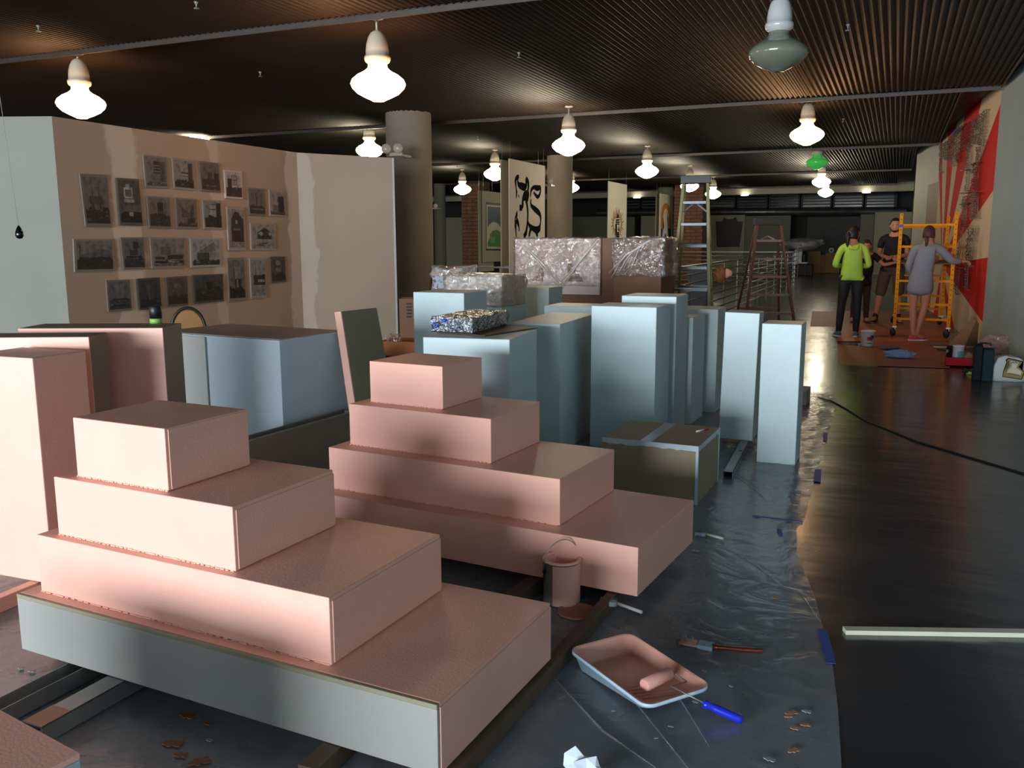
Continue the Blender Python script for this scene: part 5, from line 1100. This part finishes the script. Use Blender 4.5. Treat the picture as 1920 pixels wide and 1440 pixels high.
# printed cloth bag and pink plastic
q=back(1889,716,z=0); s=(q-Vector((0,0,H))).dot(F)/FPX
bag=thing('cloth_bag','slumped white cloth bag with a brown outlined vase-like print, at the right wall','bag',(q.x,q.y+.08,0),YAW*.3)
bm=bmesh.new(); prof=[(-31,0),(-30,14),(-26,30),(-20,42),(-8,48),(8,47),(20,42),(27,34),(30,20),(31,0)]
P=[(x*s,z*s) for x,z in prof]; prism(bm,P,-.05,.07); bmesh.ops.triangulate(bm,faces=[f for f in bm.faces if len(f.verts)>4]); bmesh.ops.subdivide_edges(bm,edges=bm.edges[:],cuts=3,use_grid_fill=True)
for v_ in bm.verts:
    cx=abs(v_.co.x)/(31*s); bul=(1-cx**2)*(1-abs(v_.co.z/(48*s)-.4)); v_.co.y+=(-1 if v_.co.y<0.01 else 1)*max(0,bul)*.05; v_.co+=noise.noise_vector(v_.co*14)*.012*(1 if v_.co.z>.02 else .2)
    v_.co.z=max(v_.co.z,.002)
for f in bm.faces: f.smooth=True
fin(bm,'bag_body',mat('white_canvas',(196,206,200),.8,noise_amt=.05),parent=bag)
gold=mat('print_khaki',(150,130,84),.7); crm=mat('print_cream',(206,206,180),.7)
def bp(pts,m,y): bm=bmesh.new(); bm.faces.new([bm.verts.new((x*s,y,z*s)) for x,z in pts]); bmesh.ops.triangulate(bm,faces=bm.faces[:]); fin(bm,'bag_print',m,parent=bag)
bp([(-13,10),(20,6),(24,20),(14,30),(20,40),(-6,46),(-10,42),(-4,30),(-12,22)],m_ink,-.118)
bp([(-12,11),(19,7.5),(22.5,20),(12.5,30),(18,39),(-5,44.5),(-8,41),(-2,30),(-11,21)],gold,-.120)
bp([(-6,18),(17,14),(19,21),(9,28),(12,38),(-1,41),(2,30),(-4,24)],crm,-.122)
for k in range(8):
    bm=bmesh.new(); abox(bm,(-3+2.4*k)*s,(-1.4+2.4*k)*s,-.1245,-.1235,(16.5-.4*k)*s,(18.2-.4*k)*s); fin(bm,'bag_lettering',m_dark,parent=bag)
bm=bmesh.new(); tube(bm,[(x*s,-.1245,z*s) for x,z in ((0,36),(2,39),(5,36),(7,39),(10,36))],.004,5); fin(bm,'bag_lettering',m_dark,parent=bag)
q=back(1895,690,z=0); crumple('plastic_bag','pinkish translucent plastic heap behind the white cloth bag','bag',Vector((q.x-.10,q.y+.35,0)),.15,mat('pink_translucent_film',(200,160,160),.2,alpha=.6,bump=1,bscale=8),sz=(1.25,.6,.95),sub=4)
# ================================================================== scaffold
SX=[.04,.76]; SY=[14.28,16.5]; m_yel=mat('yellow_scaffold_paint',(232,146,8),.65,spec=.12,noise_amt=.12)
zt=back(1702,400,y=SY[0]).z; t=thing('scaffold','yellow rolling scaffold frame on casters by the mural','scaffold',(SX[0],SY[0],0))
W3=SX[1]-SX[0]; D3=SY[1]-SY[0]
for x in (0,W3):
    for y in (0,D3):
        bm=bmesh.new(); abox(bm,x-.024,x+.024,y-.024,y+.024,.17,zt,bev=.004); po=fin(bm,'post',m_yel,parent=t)
        bm=bmesh.new()
        for k in range(22): abox(bm,x-.008,x+.008,y-.0255,y-.024,.28+k*.072,.292+k*.072)
        q_=fin(bm,'pin_holes',m_dark,parent=po); q_['kind']='stuff'
        bm=bmesh.new(); lathe(bm,[(0,-.018),(.055,-.018),(.062,-.01),(.062,.01),(.055,.018),(0,.018)],20); fin(bm,'caster_wheel',m_black,parent=t,loc=(x-.02,y,.077),rot=(0,PI/2,.5))
        bm=bmesh.new(); abox(bm,x-.03,x+.03,y-.03,y+.03,.15,.172); abox(bm,x+.008,x+.016,y-.02,y+.02,.07,.155); fin(bm,'caster_fork',m_steel,parent=t)
    for z in (zt-.16,zt-.42,.92,.62,.36):
        pass
for y in (0,D3):
    for z in (zt-.17,zt-.48,.84,.50,.28):
        bm=bmesh.new(); abox(bm,.024,W3-.024,y-.014,y+.014,z-.016,z+.016); fin(bm,'rung',m_yel,parent=t)
for x in (0,W3):
    for z in (zt-.14,zt-.46,):
        bm=bmesh.new(); abox(bm,x-.014,x+.014,.024,D3-.024,z-.014,z+.014); fin(bm,'side_rail',m_yel,parent=t)
    bm=bmesh.new(); abox(bm,x-.022,x+.022,.024,D3-.024,1.02,1.10); fin(bm,'side_rail',m_yel,parent=t)
bm=bmesh.new(); abox(bm,.03,W3-.03,.03,D3-.03,1.085,1.105); fin(bm,'platform',m_wood,parent=t)
bm=bmesh.new(); abox(bm,-.028,.028,-.028,.028,zt-.20,zt-.16); fin(bm,'tape_band',m_bluetape,parent=t)
for i,(x,y,r,h_,m,l) in enumerate(((.2,.5,.05,.11,m_white,'small white paint cup on the scaffold platform'),(.35,.7,.045,.09,mat('rust_cup',(150,70,40),.5),'rust coloured cup on the scaffold platform'),(.5,.4,.05,.1,mat('yellow_tub',(220,160,60),.5),'yellow tub on the scaffold platform'))):
    bm=bmesh.new(); lathe(bm,[(0,0),(r*.85,0),(r,h_),(r*.9,h_),(r*.75,.01),(0,.01)],20); tag(fin(bm,'paint_cup',m,loc=(SX[0]+x,SY[0]+y,1.106)),l,'cup')
# ================================================================== people
m_skin=mat('skin_light',(214,150,118),.5,noise_amt=.04,spec=.3); m_skin2=mat('skin_tan',(186,126,96),.5,noise_amt=.04,spec=.3)
def skinmesh(name,V,E_,R_,m,parent,sub=2,root=0):
    me=bpy.data.meshes.new(name); me.from_pydata([Vector(v) for v in V],E_,[]); o=bpy.data.objects.new(name+'_tmp',me); COL.objects.link(o)
    md=o.modifiers.new('s','SKIN'); md.use_smooth_shade=True
    sv=me.skin_vertices[0].data
    for i,r in enumerate(R_): sv[i].radius=(r,r) if not isinstance(r,tuple) else r; sv[i].use_root=(i==root)
    s2=o.modifiers.new('u','SUBSURF'); s2.levels=sub; s2.render_levels=sub
    dg=bpy.context.evaluated_depsgraph_get(); dg.update(); em=bpy.data.meshes.new_from_object(o.evaluated_get(dg)); em.name=name
    bpy.data.objects.remove(o); bpy.data.meshes.remove(me)
    for p in em.polygons: p.use_smooth=True
    if name!='hood':
        hs=parent.get('_s',1.0)
        for v in em.vertices:
            if v.co.z>.70*hs:
                f=min(1,(v.co.z-.70*hs)/(.1*hs))*min(1,max(0,(1.46*hs-v.co.z)/(.06*hs))); v.co.x*=1+.20*f*math.exp(-(v.co.x/(.17*hs))**4)
    em.materials.clear(); return link(name,em,m,parent)
def mergeinto(o,bm2):
    bm=bmesh.new(); bm.from_mesh(o.data); t=bpy.data.meshes.new('t'); bm2.to_mesh(t); bm2.free(); bm.from_mesh(t); bpy.data.meshes.remove(t)
    for f in bm.faces: f.smooth=True
    bm.to_mesh(o.data); bm.free()
def headbm(c,yaw,pitch=0,s=1,roll=0):
    bm=bmesh.new(); bmesh.ops.create_uvsphere(bm,u_segments=28,v_segments=22,radius=1)
    for v in bm.verts:
        x,y,z=v.co; w=1-.22*max(0,-z)**1.5*(1.0 if y>0 else .6)          # jaw narrows
        X=x*.076*w; Y=y*.096*(1-.10*max(0,-z)); Z=z*.118
        if y>0:
            fx=math.exp(-(x/.16)**2); Y+= .022*fx*math.exp(-((z+.12)/.16)**2)      # nose
            Y-= .010*math.exp(-((abs(x)-.38)/.17)**2)*math.exp(-((z-.08)/.12)**2)   # eye sockets
            Y+= .007*math.exp(-(x/.3)**2)*math.exp(-((z+.52)/.09)**2)               # lips
            Y+= .010*math.exp(-(x/.35)**2)*math.exp(-((z+.85)/.14)**2)              # chin
            Y+= .006*math.exp(-(x/.7)**2)*math.exp(-((z-.3)/.1)**2)                 # brow
        v.co=Vector((X,Y,Z))*s
    for sx in (-1,1):
        r=bmesh.ops.create_icosphere(bm,subdivisions=2,radius=1)
        for v in r['verts']: v.co=Vector((v.co.x*.010+sx*.077,v.co.y*.018-.005,v.co.z*.030))*s
    M_=Matrix.Translation(c)@Euler((pitch,roll,yaw),'XYZ').to_matrix().to_4x4(); bmesh.ops.transform(bm,matrix=M_,verts=bm.verts); return bm,M_
def face(parent,M_,s,mouth=True,beard=None,m_eye=None):
    for sx in (-1,1):
        bm=bmesh.new(); bmesh.ops.create_icosphere(bm,subdivisions=2,radius=1)
        for v in bm.verts: v.co=Vector((v.co.x*.014+sx*.030,v.co.y*.008+.080,v.co.z*.008+.010))*s
        bmesh.ops.transform(bm,matrix=M_,verts=bm.verts); fin(bm,'eye',mat('eye_white',(214,206,198),.3),parent=parent,smooth=True)
        bm=bmesh.new(); bmesh.ops.create_icosphere(bm,subdivisions=1,radius=1)
        for v in bm.verts: v.co=Vector((v.co.x*.006+sx*.030,v.co.y*.004+.087,v.co.z*.006+.010))*s
        bmesh.ops.transform(bm,matrix=M_,verts=bm.verts); fin(bm,'iris',mat('dark_iris',(40,26,20),.2),parent=parent)
        bm=bmesh.new(); tube(bm,[Vector((sx*.014,.092,.028))*s,Vector((sx*.030,.092,.034))*s,Vector((sx*.048,.080,.028))*s],.0035*s,5); bmesh.ops.transform(bm,matrix=M_,verts=bm.verts); fin(bm,'eyebrow',mat('dark_hair',(34,24,20),.7),parent=parent)
    bm=bmesh.new(); tube(bm,[Vector((-.024,.088,-.058))*s,Vector((0,.099,-.062))*s,Vector((.024,.088,-.058))*s],[.003*s,.006*s,.003*s],6); bmesh.ops.transform(bm,matrix=M_,verts=bm.verts); fin(bm,'mouth',mat('lip_colour',(150,70,62),.5),parent=parent)
def hairbm(M_,s,back_=-.02,front=.62,thick=1.10,low=-.55,seed=0):
    bm=bmesh.new(); bmesh.ops.create_uvsphere(bm,u_segments=28,v_segments=20,radius=1)
    kill=[]
    for v in bm.verts:
        x,y,z=v.co
        if (y>.15 and z<front-.0) or z<low: kill.append(v)
    bmesh.ops.delete(bm,geom=kill,context='VERTS')
    for v in bm.verts:
        x,y,z=v.co; n=1+.05*noise.noise(Vector((x*5+seed,y*5,z*3))); v.co=Vector((x*.079*thick*n,y*.098*thick*n-.004,z*.119*thick*n+.003))*s
    r=bmesh.ops.solidify(bm,geom=bm.faces[:],thickness=.008) if bm.faces else None
    bmesh.ops.transform(bm,matrix=M_,verts=bm.verts); return bm
def hand(V,E_,R_,iw,wr,dirv,palmn,curl=.5,side=1):
    """grow palm + five fingers from wrist vertex index iw"""
    d=Vector(dirv).normalized(); n=Vector(palmn); n=(n-d*n.dot(d)).normalized(); s=d.cross(n).normalized()*side
    wr=Vector(wr); pi=len(V); V.append(wr+d*.055); R_.append((.030,.016)); E_.append((iw,pi))
    for k,(off,ln) in enumerate(((-.030,.062),(-.011,.072),(.010,.076),(.030,.068))):
        b=len(V); k0=wr+d*.092+s*off; V.append(k0); R_.append(.0095); E_.append((pi,b))
        dd=(d*math.cos(curl)+n*math.sin(curl)); V.append(k0+dd*ln*.5); R_.append(.0085); E_.append((b,b+1))
        dd2=(d*math.cos(curl*2.2)+n*math.sin(curl*2.2)); V.append(k0+dd*ln*.5+dd2*ln*.5); R_.append(.007); E_.append((b+1,b+2))
    b=len(V); V.append(wr+d*.035+s*.036+n*.012); R_.append(.011); E_.append((pi,b)); V.append(wr+d*.070+s*.058+n*.03); R_.append(.0085); E_.append((b,b+1))
def person(label,loc,yaw,hgt,J,skin,head_yaw,head_pitch=0,build=1.0,fingers=True,handspec=None):
    s=hgt/1.72; t=thing('person',label,'person',loc,yaw); t['_s']=s
    D=dict(pelvis=(0,0,.95),waist=(0,0,1.08),chest=(0,0,1.28),nb=(0,0,1.44),neck=(0,.01,1.51),head=(0,.02,1.615),
      sR=(.165,0,1.40),eR=(.23,-.03,1.13),wR=(.22,.10,.90),sL=(-.165,0,1.40),eL=(-.23,-.03,1.13),wL=(-.22,.10,.90),
      hR=(.09,0,.90),kR=(.095,.02,.50),aR=(.095,-.03,.09),tR=(.11,.13,.03),hL=(-.09,0,.90),kL=(-.095,.02,.50),aL=(-.095,-.03,.09),tL=(-.11,.13,.03))
    D.update(J); P={k:Vector(v)*s for k,v in D.items()}
    V=[];E_=[];R_=[];I={}
    def add(k,r,frm=None,pos=None):
        I[k]=len(V); V.append(P[k] if pos is None else pos); R_.append(r*s*build if not isinstance(r,tuple) else (r[0]*s*build,r[1]*s*build)); 
        if frm: E_.append((I[frm],I[k]))
    add('pelvis',.115); add('waist',.105,'pelvis'); add('chest',.13,'waist'); add('nb',.07,'chest'); add('neck',.052,'nb'); add('head',.06,'neck')
    for S in 'RL':
        add('s'+S,.06,'nb'); add('e'+S,.040,'s'+S); add('f'+S,.036,'e'+S,pos=P['e'+S]*.6+P['w'+S]*.4); add('w'+S,.025,'f'+S)
        add('h'+S,.09,'pelvis'); add('m'+S,.078,'h'+S,pos=(P['h'+S]+P['k'+S])/2); add('k'+S,.054,'m'+S); add('c'+S,.055,'k'+S,pos=P['k'+S]*.68+P['a'+S]*.32+Vector((0,-.015,0))); add('a'+S,.034,'c'+S); add('t'+S,.030,'a'+S)
        hs=(handspec or {}).get(S)
        dv=(P['w'+S]-P['e'+S]); 
        hand(V,E_,R_,I['w'+S],P['w'+S],hs[0] if hs else dv,hs[1] if hs else (-1 if S=='R' else 1,.3,0),curl=hs[2] if hs else .45,side=1 if S=='R' else -1)
    body=skinmesh('body',V,E_,R_,skin,t)
    hb,M_=headbm(P['head'],head_yaw,head_pitch,s); mergeinto(body,hb)
    return t,P,s,M_,body
def garment(name,t,P,s,keys,edges,m,extra=None,sub=2,build=1.0):
    V=[];R_=[];I={}
    for k,(r) in keys.items():
        I[k]=len(V); 
        if extra and k in extra: V.append(extra[k])
        else: V.append(P[k])
        R_.append(r*s*build)
    return skinmesh(name,V,[(I[a],I[b]) for a,b in edges],R_,m,t,sub=sub)
def top(t,P,s,m,sleeve='long',hem=None,k=1.0,name='top',hemr=.125):
    ex={'hem':hem if hem is not None else P['pelvis']+Vector((0,0,-.02))*s}
    ex['hem2']=ex['hem']+Vector((0,0,-.15))*s; ex['hA']=ex['hem']+Vector((.07,0,0))*s; ex['hB']=ex['hem']-Vector((.07,0,0))*s; ex['hC']=ex['hem2']+Vector((.075,0,0))*s; ex['hD']=ex['hem2']-Vector((.075,0,0))*s; keys=dict(hem2=hemr*k*.95,hem=hemr*k*1.06,waist=.128*k,chest=.145*k,nb=.085*k,hA=.125*k,hB=.125*k,hC=.12*k,hD=.12*k); ed=[('waist','hA'),('waist','hB'),('hA','hC'),('hB','hD'),('hem2','hem'),('hem','waist'),('waist','chest'),('chest','nb')]
    for S in 'RL':
        if sleeve=='long': keys.update({'s'+S:.072*k,'e'+S:.055*k,'w'+S:.040*k}); ed+=[('nb','s'+S),('s'+S,'e'+S),('e'+S,'w'+S)]
        else: 
            ex['q'+S]=P['s'+S]*.35+P['e'+S]*.65; keys.update({'s'+S:.074*k,'q'+S:.062*k}); ed+=[('nb','s'+S),('s'+S,'q'+S)]
    o=garment(name,t,P,s,keys,ed,m,ex); hz=ex['hem'].z-.045*s
    for v in o.data.vertices:
        if v.co.z<hz and (v.co.x-ex['hem'].x)**2<(.2*s)**2: v.co.z=hz+.1*(v.co.z-hz)
    return o
def pants(t,P,s,m,to=1.0,k=1.0,name='trousers'):
    ex={};keys=dict(waist_=.124*k,pelvis=.138*k); ex['waist_']=P['waist']; ed=[('waist_','pelvis')]
    for S in 'RL':
        ex['m'+S]=(P['h'+S]+P['k'+S])/2; 
        if to>=1: ex['z'+S]=P['a'+S]+Vector((0,0,-.035)); ex['c'+S]=P['k'+S]*.68+P['a'+S]*.32+Vector((0,-.015,0)); keys.update({'h'+S:.104*k,'m'+S:.092*k,'k'+S:.068*k,'c'+S:.068*k,'z'+S:.048*k}); ed+=[('pelvis','h'+S),('h'+S,'m'+S),('m'+S,'k'+S),('k'+S,'c'+S),('c'+S,'z'+S)]
        else: ex['z'+S]=P['k'+S]*.85+P['a'+S]*.15; keys.update({'h'+S:.108*k,'m'+S:.105*k,'z'+S:.092*k}); ed+=[('pelvis','h'+S),('h'+S,'m'+S),('m'+S,'z'+S)]
    return garment(name,t,P,s,keys,ed,m,ex)
def shoes(t,P,s,m,msole=None):
    for S in 'RL':
        a=P['a'+S];b=P['t'+S]; d=(b-a); d.z=0; d.normalize(); n=Vector((-d.y,d.x,0)); bm=bmesh.new(); c=Vector((a.x,a.y,0)); rings=[]
        for f,w,h0,h1 in ((-.065,.022,.012,.05),(-.055,.032,.006,.085),(-.01,.037,.002,.095),(.05,.040,.002,.075),(.11,.043,.002,.052),(.155,.038,.004,.040),(.178,.018,.012,.028)):
            p=c+d*f*s; rings.append([bm.verts.new(p+n*(w*x*s)+Vector((0,0,z*s))) for x,z in ((-1,h0),(-1,(h0+h1)/2),(-.55,h1),(.55,h1),(1,(h0+h1)/2),(1,h0))])
        for A,B in zip(rings,rings[1:]):
            for k in range(6): f=bm.faces.new((A[k],A[(k+1)%6],B[(k+1)%6],B[k])); f.smooth=True
        bm.faces.new(rings[0]); bm.faces.new(rings[-1]); fin(bm,'shoe',m,parent=t)
        if msole:
            bm=bmesh.new(); pts=[]
            for f,w in ((-.067,.024),(-.05,.035),(0,.040),(.06,.043),(.12,.046),(.16,.040),(.182,.02)): pts.append((f,w))
            pl=[c+d*f*s+n*w*s for f,w in pts]+[c+d*f*s-n*w*s for f,w in pts[::-1]]; prismz(bm,[(p.x,p.y) for p in pl],0,.018*s); fin(bm,'sole',msole,parent=t)
g0=.012
# woman in the green hoodie, back to the camera
fl=back(1590,632,z=0)
t,P,s,M_,body=person('woman seen from behind in a bright yellow-green hoodie and black leggings',(fl.x+.0,fl.y+.02,g0),.12,1.60,
   dict(eR=(.245,-.06,1.13),wR=(.14,.16,1.12),eL=(-.265,-.05,1.13),wL=(-.14,.17,1.12),hR=(.085,0,.90),kR=(.11,.0,.50),aR=(.105,-.04,.09),tR=(.14,.12,.03),kL=(-.13,.01,.50),aL=(-.155,-.05,.09),tL=(-.20,.11,.03)),m_skin2,-.75,-.15)
m_hood=mat('lime_green_fleece',(172,206,74),.8,noise_amt=.05); top(t,P,s,m_hood,'long',hem=P['pelvis']+Vector((0,0,.0))*s,name='hoodie',hemr=.128)
hoodV=[P['nb']+Vector(v)*s for v in ((-.07,-.055,.015),(-.05,-.10,-.03),(0,-.125,-.06),(.05,-.10,-.03),(.07,-.055,.015))]
skinmesh('hood',hoodV,[(0,1),(1,2),(2,3),(3,4)],[.035*s]*5,m_hood,t,root=2)
pants(t,P,s,mat('black_leggings',(24,24,28),.7),name='leggings',k=.98); shoes(t,P,s,mat('blue_grey_trainer',(64,104,128),.6),m_white)
mh=mat('black_hair',(18,16,18),.55)
h=fin(hairbm(M_,s,front=.45,low=-.6,thick=1.13),'hair',mh,parent=t,smooth=True)
hp=[M_@(Vector(v)*s) for v in ((0,-.10,.02),(0,-.135,-.01),(-.0,-.13,-.08),(.0,-.115,-.17),(0,-.10,-.22))]; bm=bmesh.new(); tube(bm,hp,[.02,.032,.030,.022,.008],10); fin(bm,'ponytail',mh,parent=t)
bm=bmesh.new(); lathe(bm,[(.022,-.01),(.03,0),(.022,.01)],14,c=(0,0,0)); bmesh.ops.transform(bm,matrix=M_@Matrix.Translation(Vector((0,-.115,.005))*s)@Euler((PI/2,0,0)).to_matrix().to_4x4(),verts=bm.verts); fin(bm,'hair_tie',mat('grey_hair_tie',(150,150,150),.5),parent=t)
# woman in black behind her, facing the camera, reaching to the scaffold
fl=back(1634,606,z=0)
t,P,s,M_,body=person('smiling woman in a black top reaching out to the scaffold, behind the green hoodie',(fl.x-.2,fl.y-.05,g0),PI+.25,1.50,
   dict(pelvis=(0,0,.94),waist=(-.01,.05,1.07),chest=(-.02,.12,1.24),nb=(-.02,.19,1.36),neck=(-.02,.22,1.42),head=(-.0,.27,1.50),sR=(.13,.17,1.32),eR=(.17,.12,1.08),wR=(.12,.28,.98),sL=(-.175,.18,1.32),eL=(-.33,.30,1.15),wL=(-.50,.42,1.20),
        hR=(.085,0,.90),kR=(.12,.03,.50),aR=(.13,-.02,.09),tR=(.16,.14,.03),kL=(-.11,.02,.50),aL=(-.13,-.03,.09),tL=(-.14,.13,.03)),m_skin,-.25,-.1,handspec={'L':(Vector((-.9,.4,.1)),(0,0,-1),.6)})
m_blk=mat('black_cotton',(24,23,26),.8); top(t,P,s,m_blk,'short',hem=P['pelvis']+Vector((0,0,-.16))*s,hemr=.135,name='black_top'); pants(t,P,s,mat('dark_brown_trousers',(62,44,40),.8)); shoes(t,P,s,mat('brown_shoe',(96,66,52),.6))
face(t,M_,s); fin(hairbm(M_,s,front=.55,low=-.55,thick=1.14,seed=2),'hair',mat('brown_hair',(78,46,34),.6),parent=t,smooth=True)
bm=bmesh.new(); cs=P['nb']; tube(bm,[cs+Vector((x*s,y*s,z*s)) for x,y,z in ((-.075,.01,.0),(-.05,.07,-.02),(0,.09,-.035),(.05,.07,-.02),(.075,.01,0))],.017*s,8); fin(bm,'neck_scarf',mat('beige_scarf',(170,160,136),.8),parent=t)
# bearded man in black, facing the camera
fl=back(1655,609,z=0)
t,P,s,M_,body=person('bearded man in a black T-shirt and brown shorts facing the camera behind the scaffold post',(fl.x+.10,fl.y+.25,g0),PI-.15,1.76,
   dict(sR=(.185,0,1.40),eR=(.22,.02,1.14),wR=(.02,.26,1.10),sL=(-.185,0,1.40),eL=(-.20,.04,1.14),wL=(-.05,.30,1.12),hR=(.10,0,.90),kR=(.17,.04,.50),aR=(.23,-.02,.09),tR=(.25,.13,.03),kL=(-.12,.02,.50),aL=(-.12,-.04,.09),tL=(-.20,.12,.03)),m_skin,.1,-.12,build=1.06,handspec={'R':(Vector((-.7,.6,0)),(0,0,-1),.7),'L':(Vector((.5,.7,0)),(0,0,-1),.7)})
top(t,P,s,mat('black_tshirt',(34,29,32),.8),'short',hem=P['pelvis']+Vector((0,0,-.03))*s,k=1.06,name='t_shirt'); pants(t,P,s,mat('brown_shorts',(96,76,58),.8),to=.5,name='shorts')
for S in 'RL':
    bm=bmesh.new(); tube(bm,[P['a'+S]+Vector((0,0,-.02)),P['a'+S]+Vector((0,0,.07*s))],.046*s,12); fin(bm,'sock',m_black,parent=t)
shoes(t,P,s,mat('black_shoe',(26,26,28),.5),mat('grey_sole',(120,118,112),.6)); face(t,M_,s)
mh2=mat('dark_hair',()); fin(hairbm(M_,s,front=.60,low=-.35,thick=1.13,seed=5),'hair',mh2,parent=t,smooth=True)
bm=bmesh.new(); bmesh.ops.create_uvsphere(bm,u_segments=24,v_segments=18,radius=1)
bmesh.ops.delete(bm,geom=[v for v in bm.verts if v.co.z>-.15-.25*max(0,v.co.y) or v.co.y<-.35 or (v.co.z>-.62 and abs(v.co.x)<.42 and v.co.y>.5 and v.co.z>-.45)],context='VERTS')
for v in bm.verts:
    x,y,z=v.co; w=1-.2*max(0,-z)**1.5; v.co=Vector((x*.081*w,y*.103,z*.128))*s
bmesh.ops.transform(bm,matrix=M_,verts=bm.verts); fin(bm,'beard',mh2,parent=t,smooth=True)
# woman in the grey tunic painting at the wall, back to the camera
fl=back(1726,640,z=0)
t,P,s,M_,body=person('woman seen from behind in a loose grey tunic and pink shoes, painting beside the scaffold',(fl.x-.04,fl.y,g0),-.1,1.62,
   dict(pelvis=(-.02,0,.93),waist=(.0,0,1.07),chest=(.03,.01,1.27),nb=(.05,.02,1.42),neck=(.05,.03,1.49),head=(.05,.05,1.59),sR=(.215,.03,1.38),eR=(.38,.10,1.20),wR=(.50,.24,1.19),sL=(-.115,.02,1.38),eL=(-.19,-.02,1.11),wL=(-.15,.14,.98),
        hR=(.075,0,.90),kR=(.06,.03,.50),aR=(-.02,-.03,.09),tR=(.10,.07,.03),hL=(-.10,0,.90),kL=(-.095,.02,.50),aL=(-.06,-.05,.09),tL=(.08,.02,.03)),m_skin2,-.15,-.12,handspec={'R':(Vector((.8,.5,0)),(0,0,-1),.6)})
m_tun=mat('grey_linen_tunic',(134,132,140),.85,noise_amt=.04)
ex={'hem':P['pelvis']+Vector((-.0,0,-.27))*s,'hip_':P['pelvis']+Vector((-.0,0,-.06))*s}
keys=dict(hem=.235,hip_=.17,waist=.14,chest=.142,nb=.08); ed=[('hem','hip_'),('hip_','waist'),('waist','chest'),('chest','nb')]
for S in 'RL': keys.update({'s'+S:.075,'e'+S:.062,'w'+S:.045}); ed+=[('nb','s'+S),('s'+S,'e'+S),('e'+S,'w'+S)]
tu=garment('tunic',t,P,s,keys,ed,m_tun,ex)
hz_=P['pelvis'].z-.26*s
for v in tu.data.vertices:
    if v.co.z<hz_: v.co.z=hz_+.15*(v.co.z-hz_)
shoes(t,P,s,mat('raspberry_canvas_shoe',(196,60,84),.6),m_white)
mh3=mat('auburn_brown_hair',(74,42,36),.6); fin(hairbm(M_,s,front=.5,low=-.55,thick=1.13,seed=9),'hair',mh3,parent=t,smooth=True)
hp=[M_@(Vector(v)*s) for v in ((0,-.095,-.04),(0,-.115,-.09),(0,-.10,-.16),(-.01,-.085,-.22))]; bm=bmesh.new(); tube(bm,hp,[.02,.026,.018,.006],10); fin(bm,'ponytail',mh3,parent=t)
for o in bpy.data.objects:
    if '_s' in o: del o['_s']
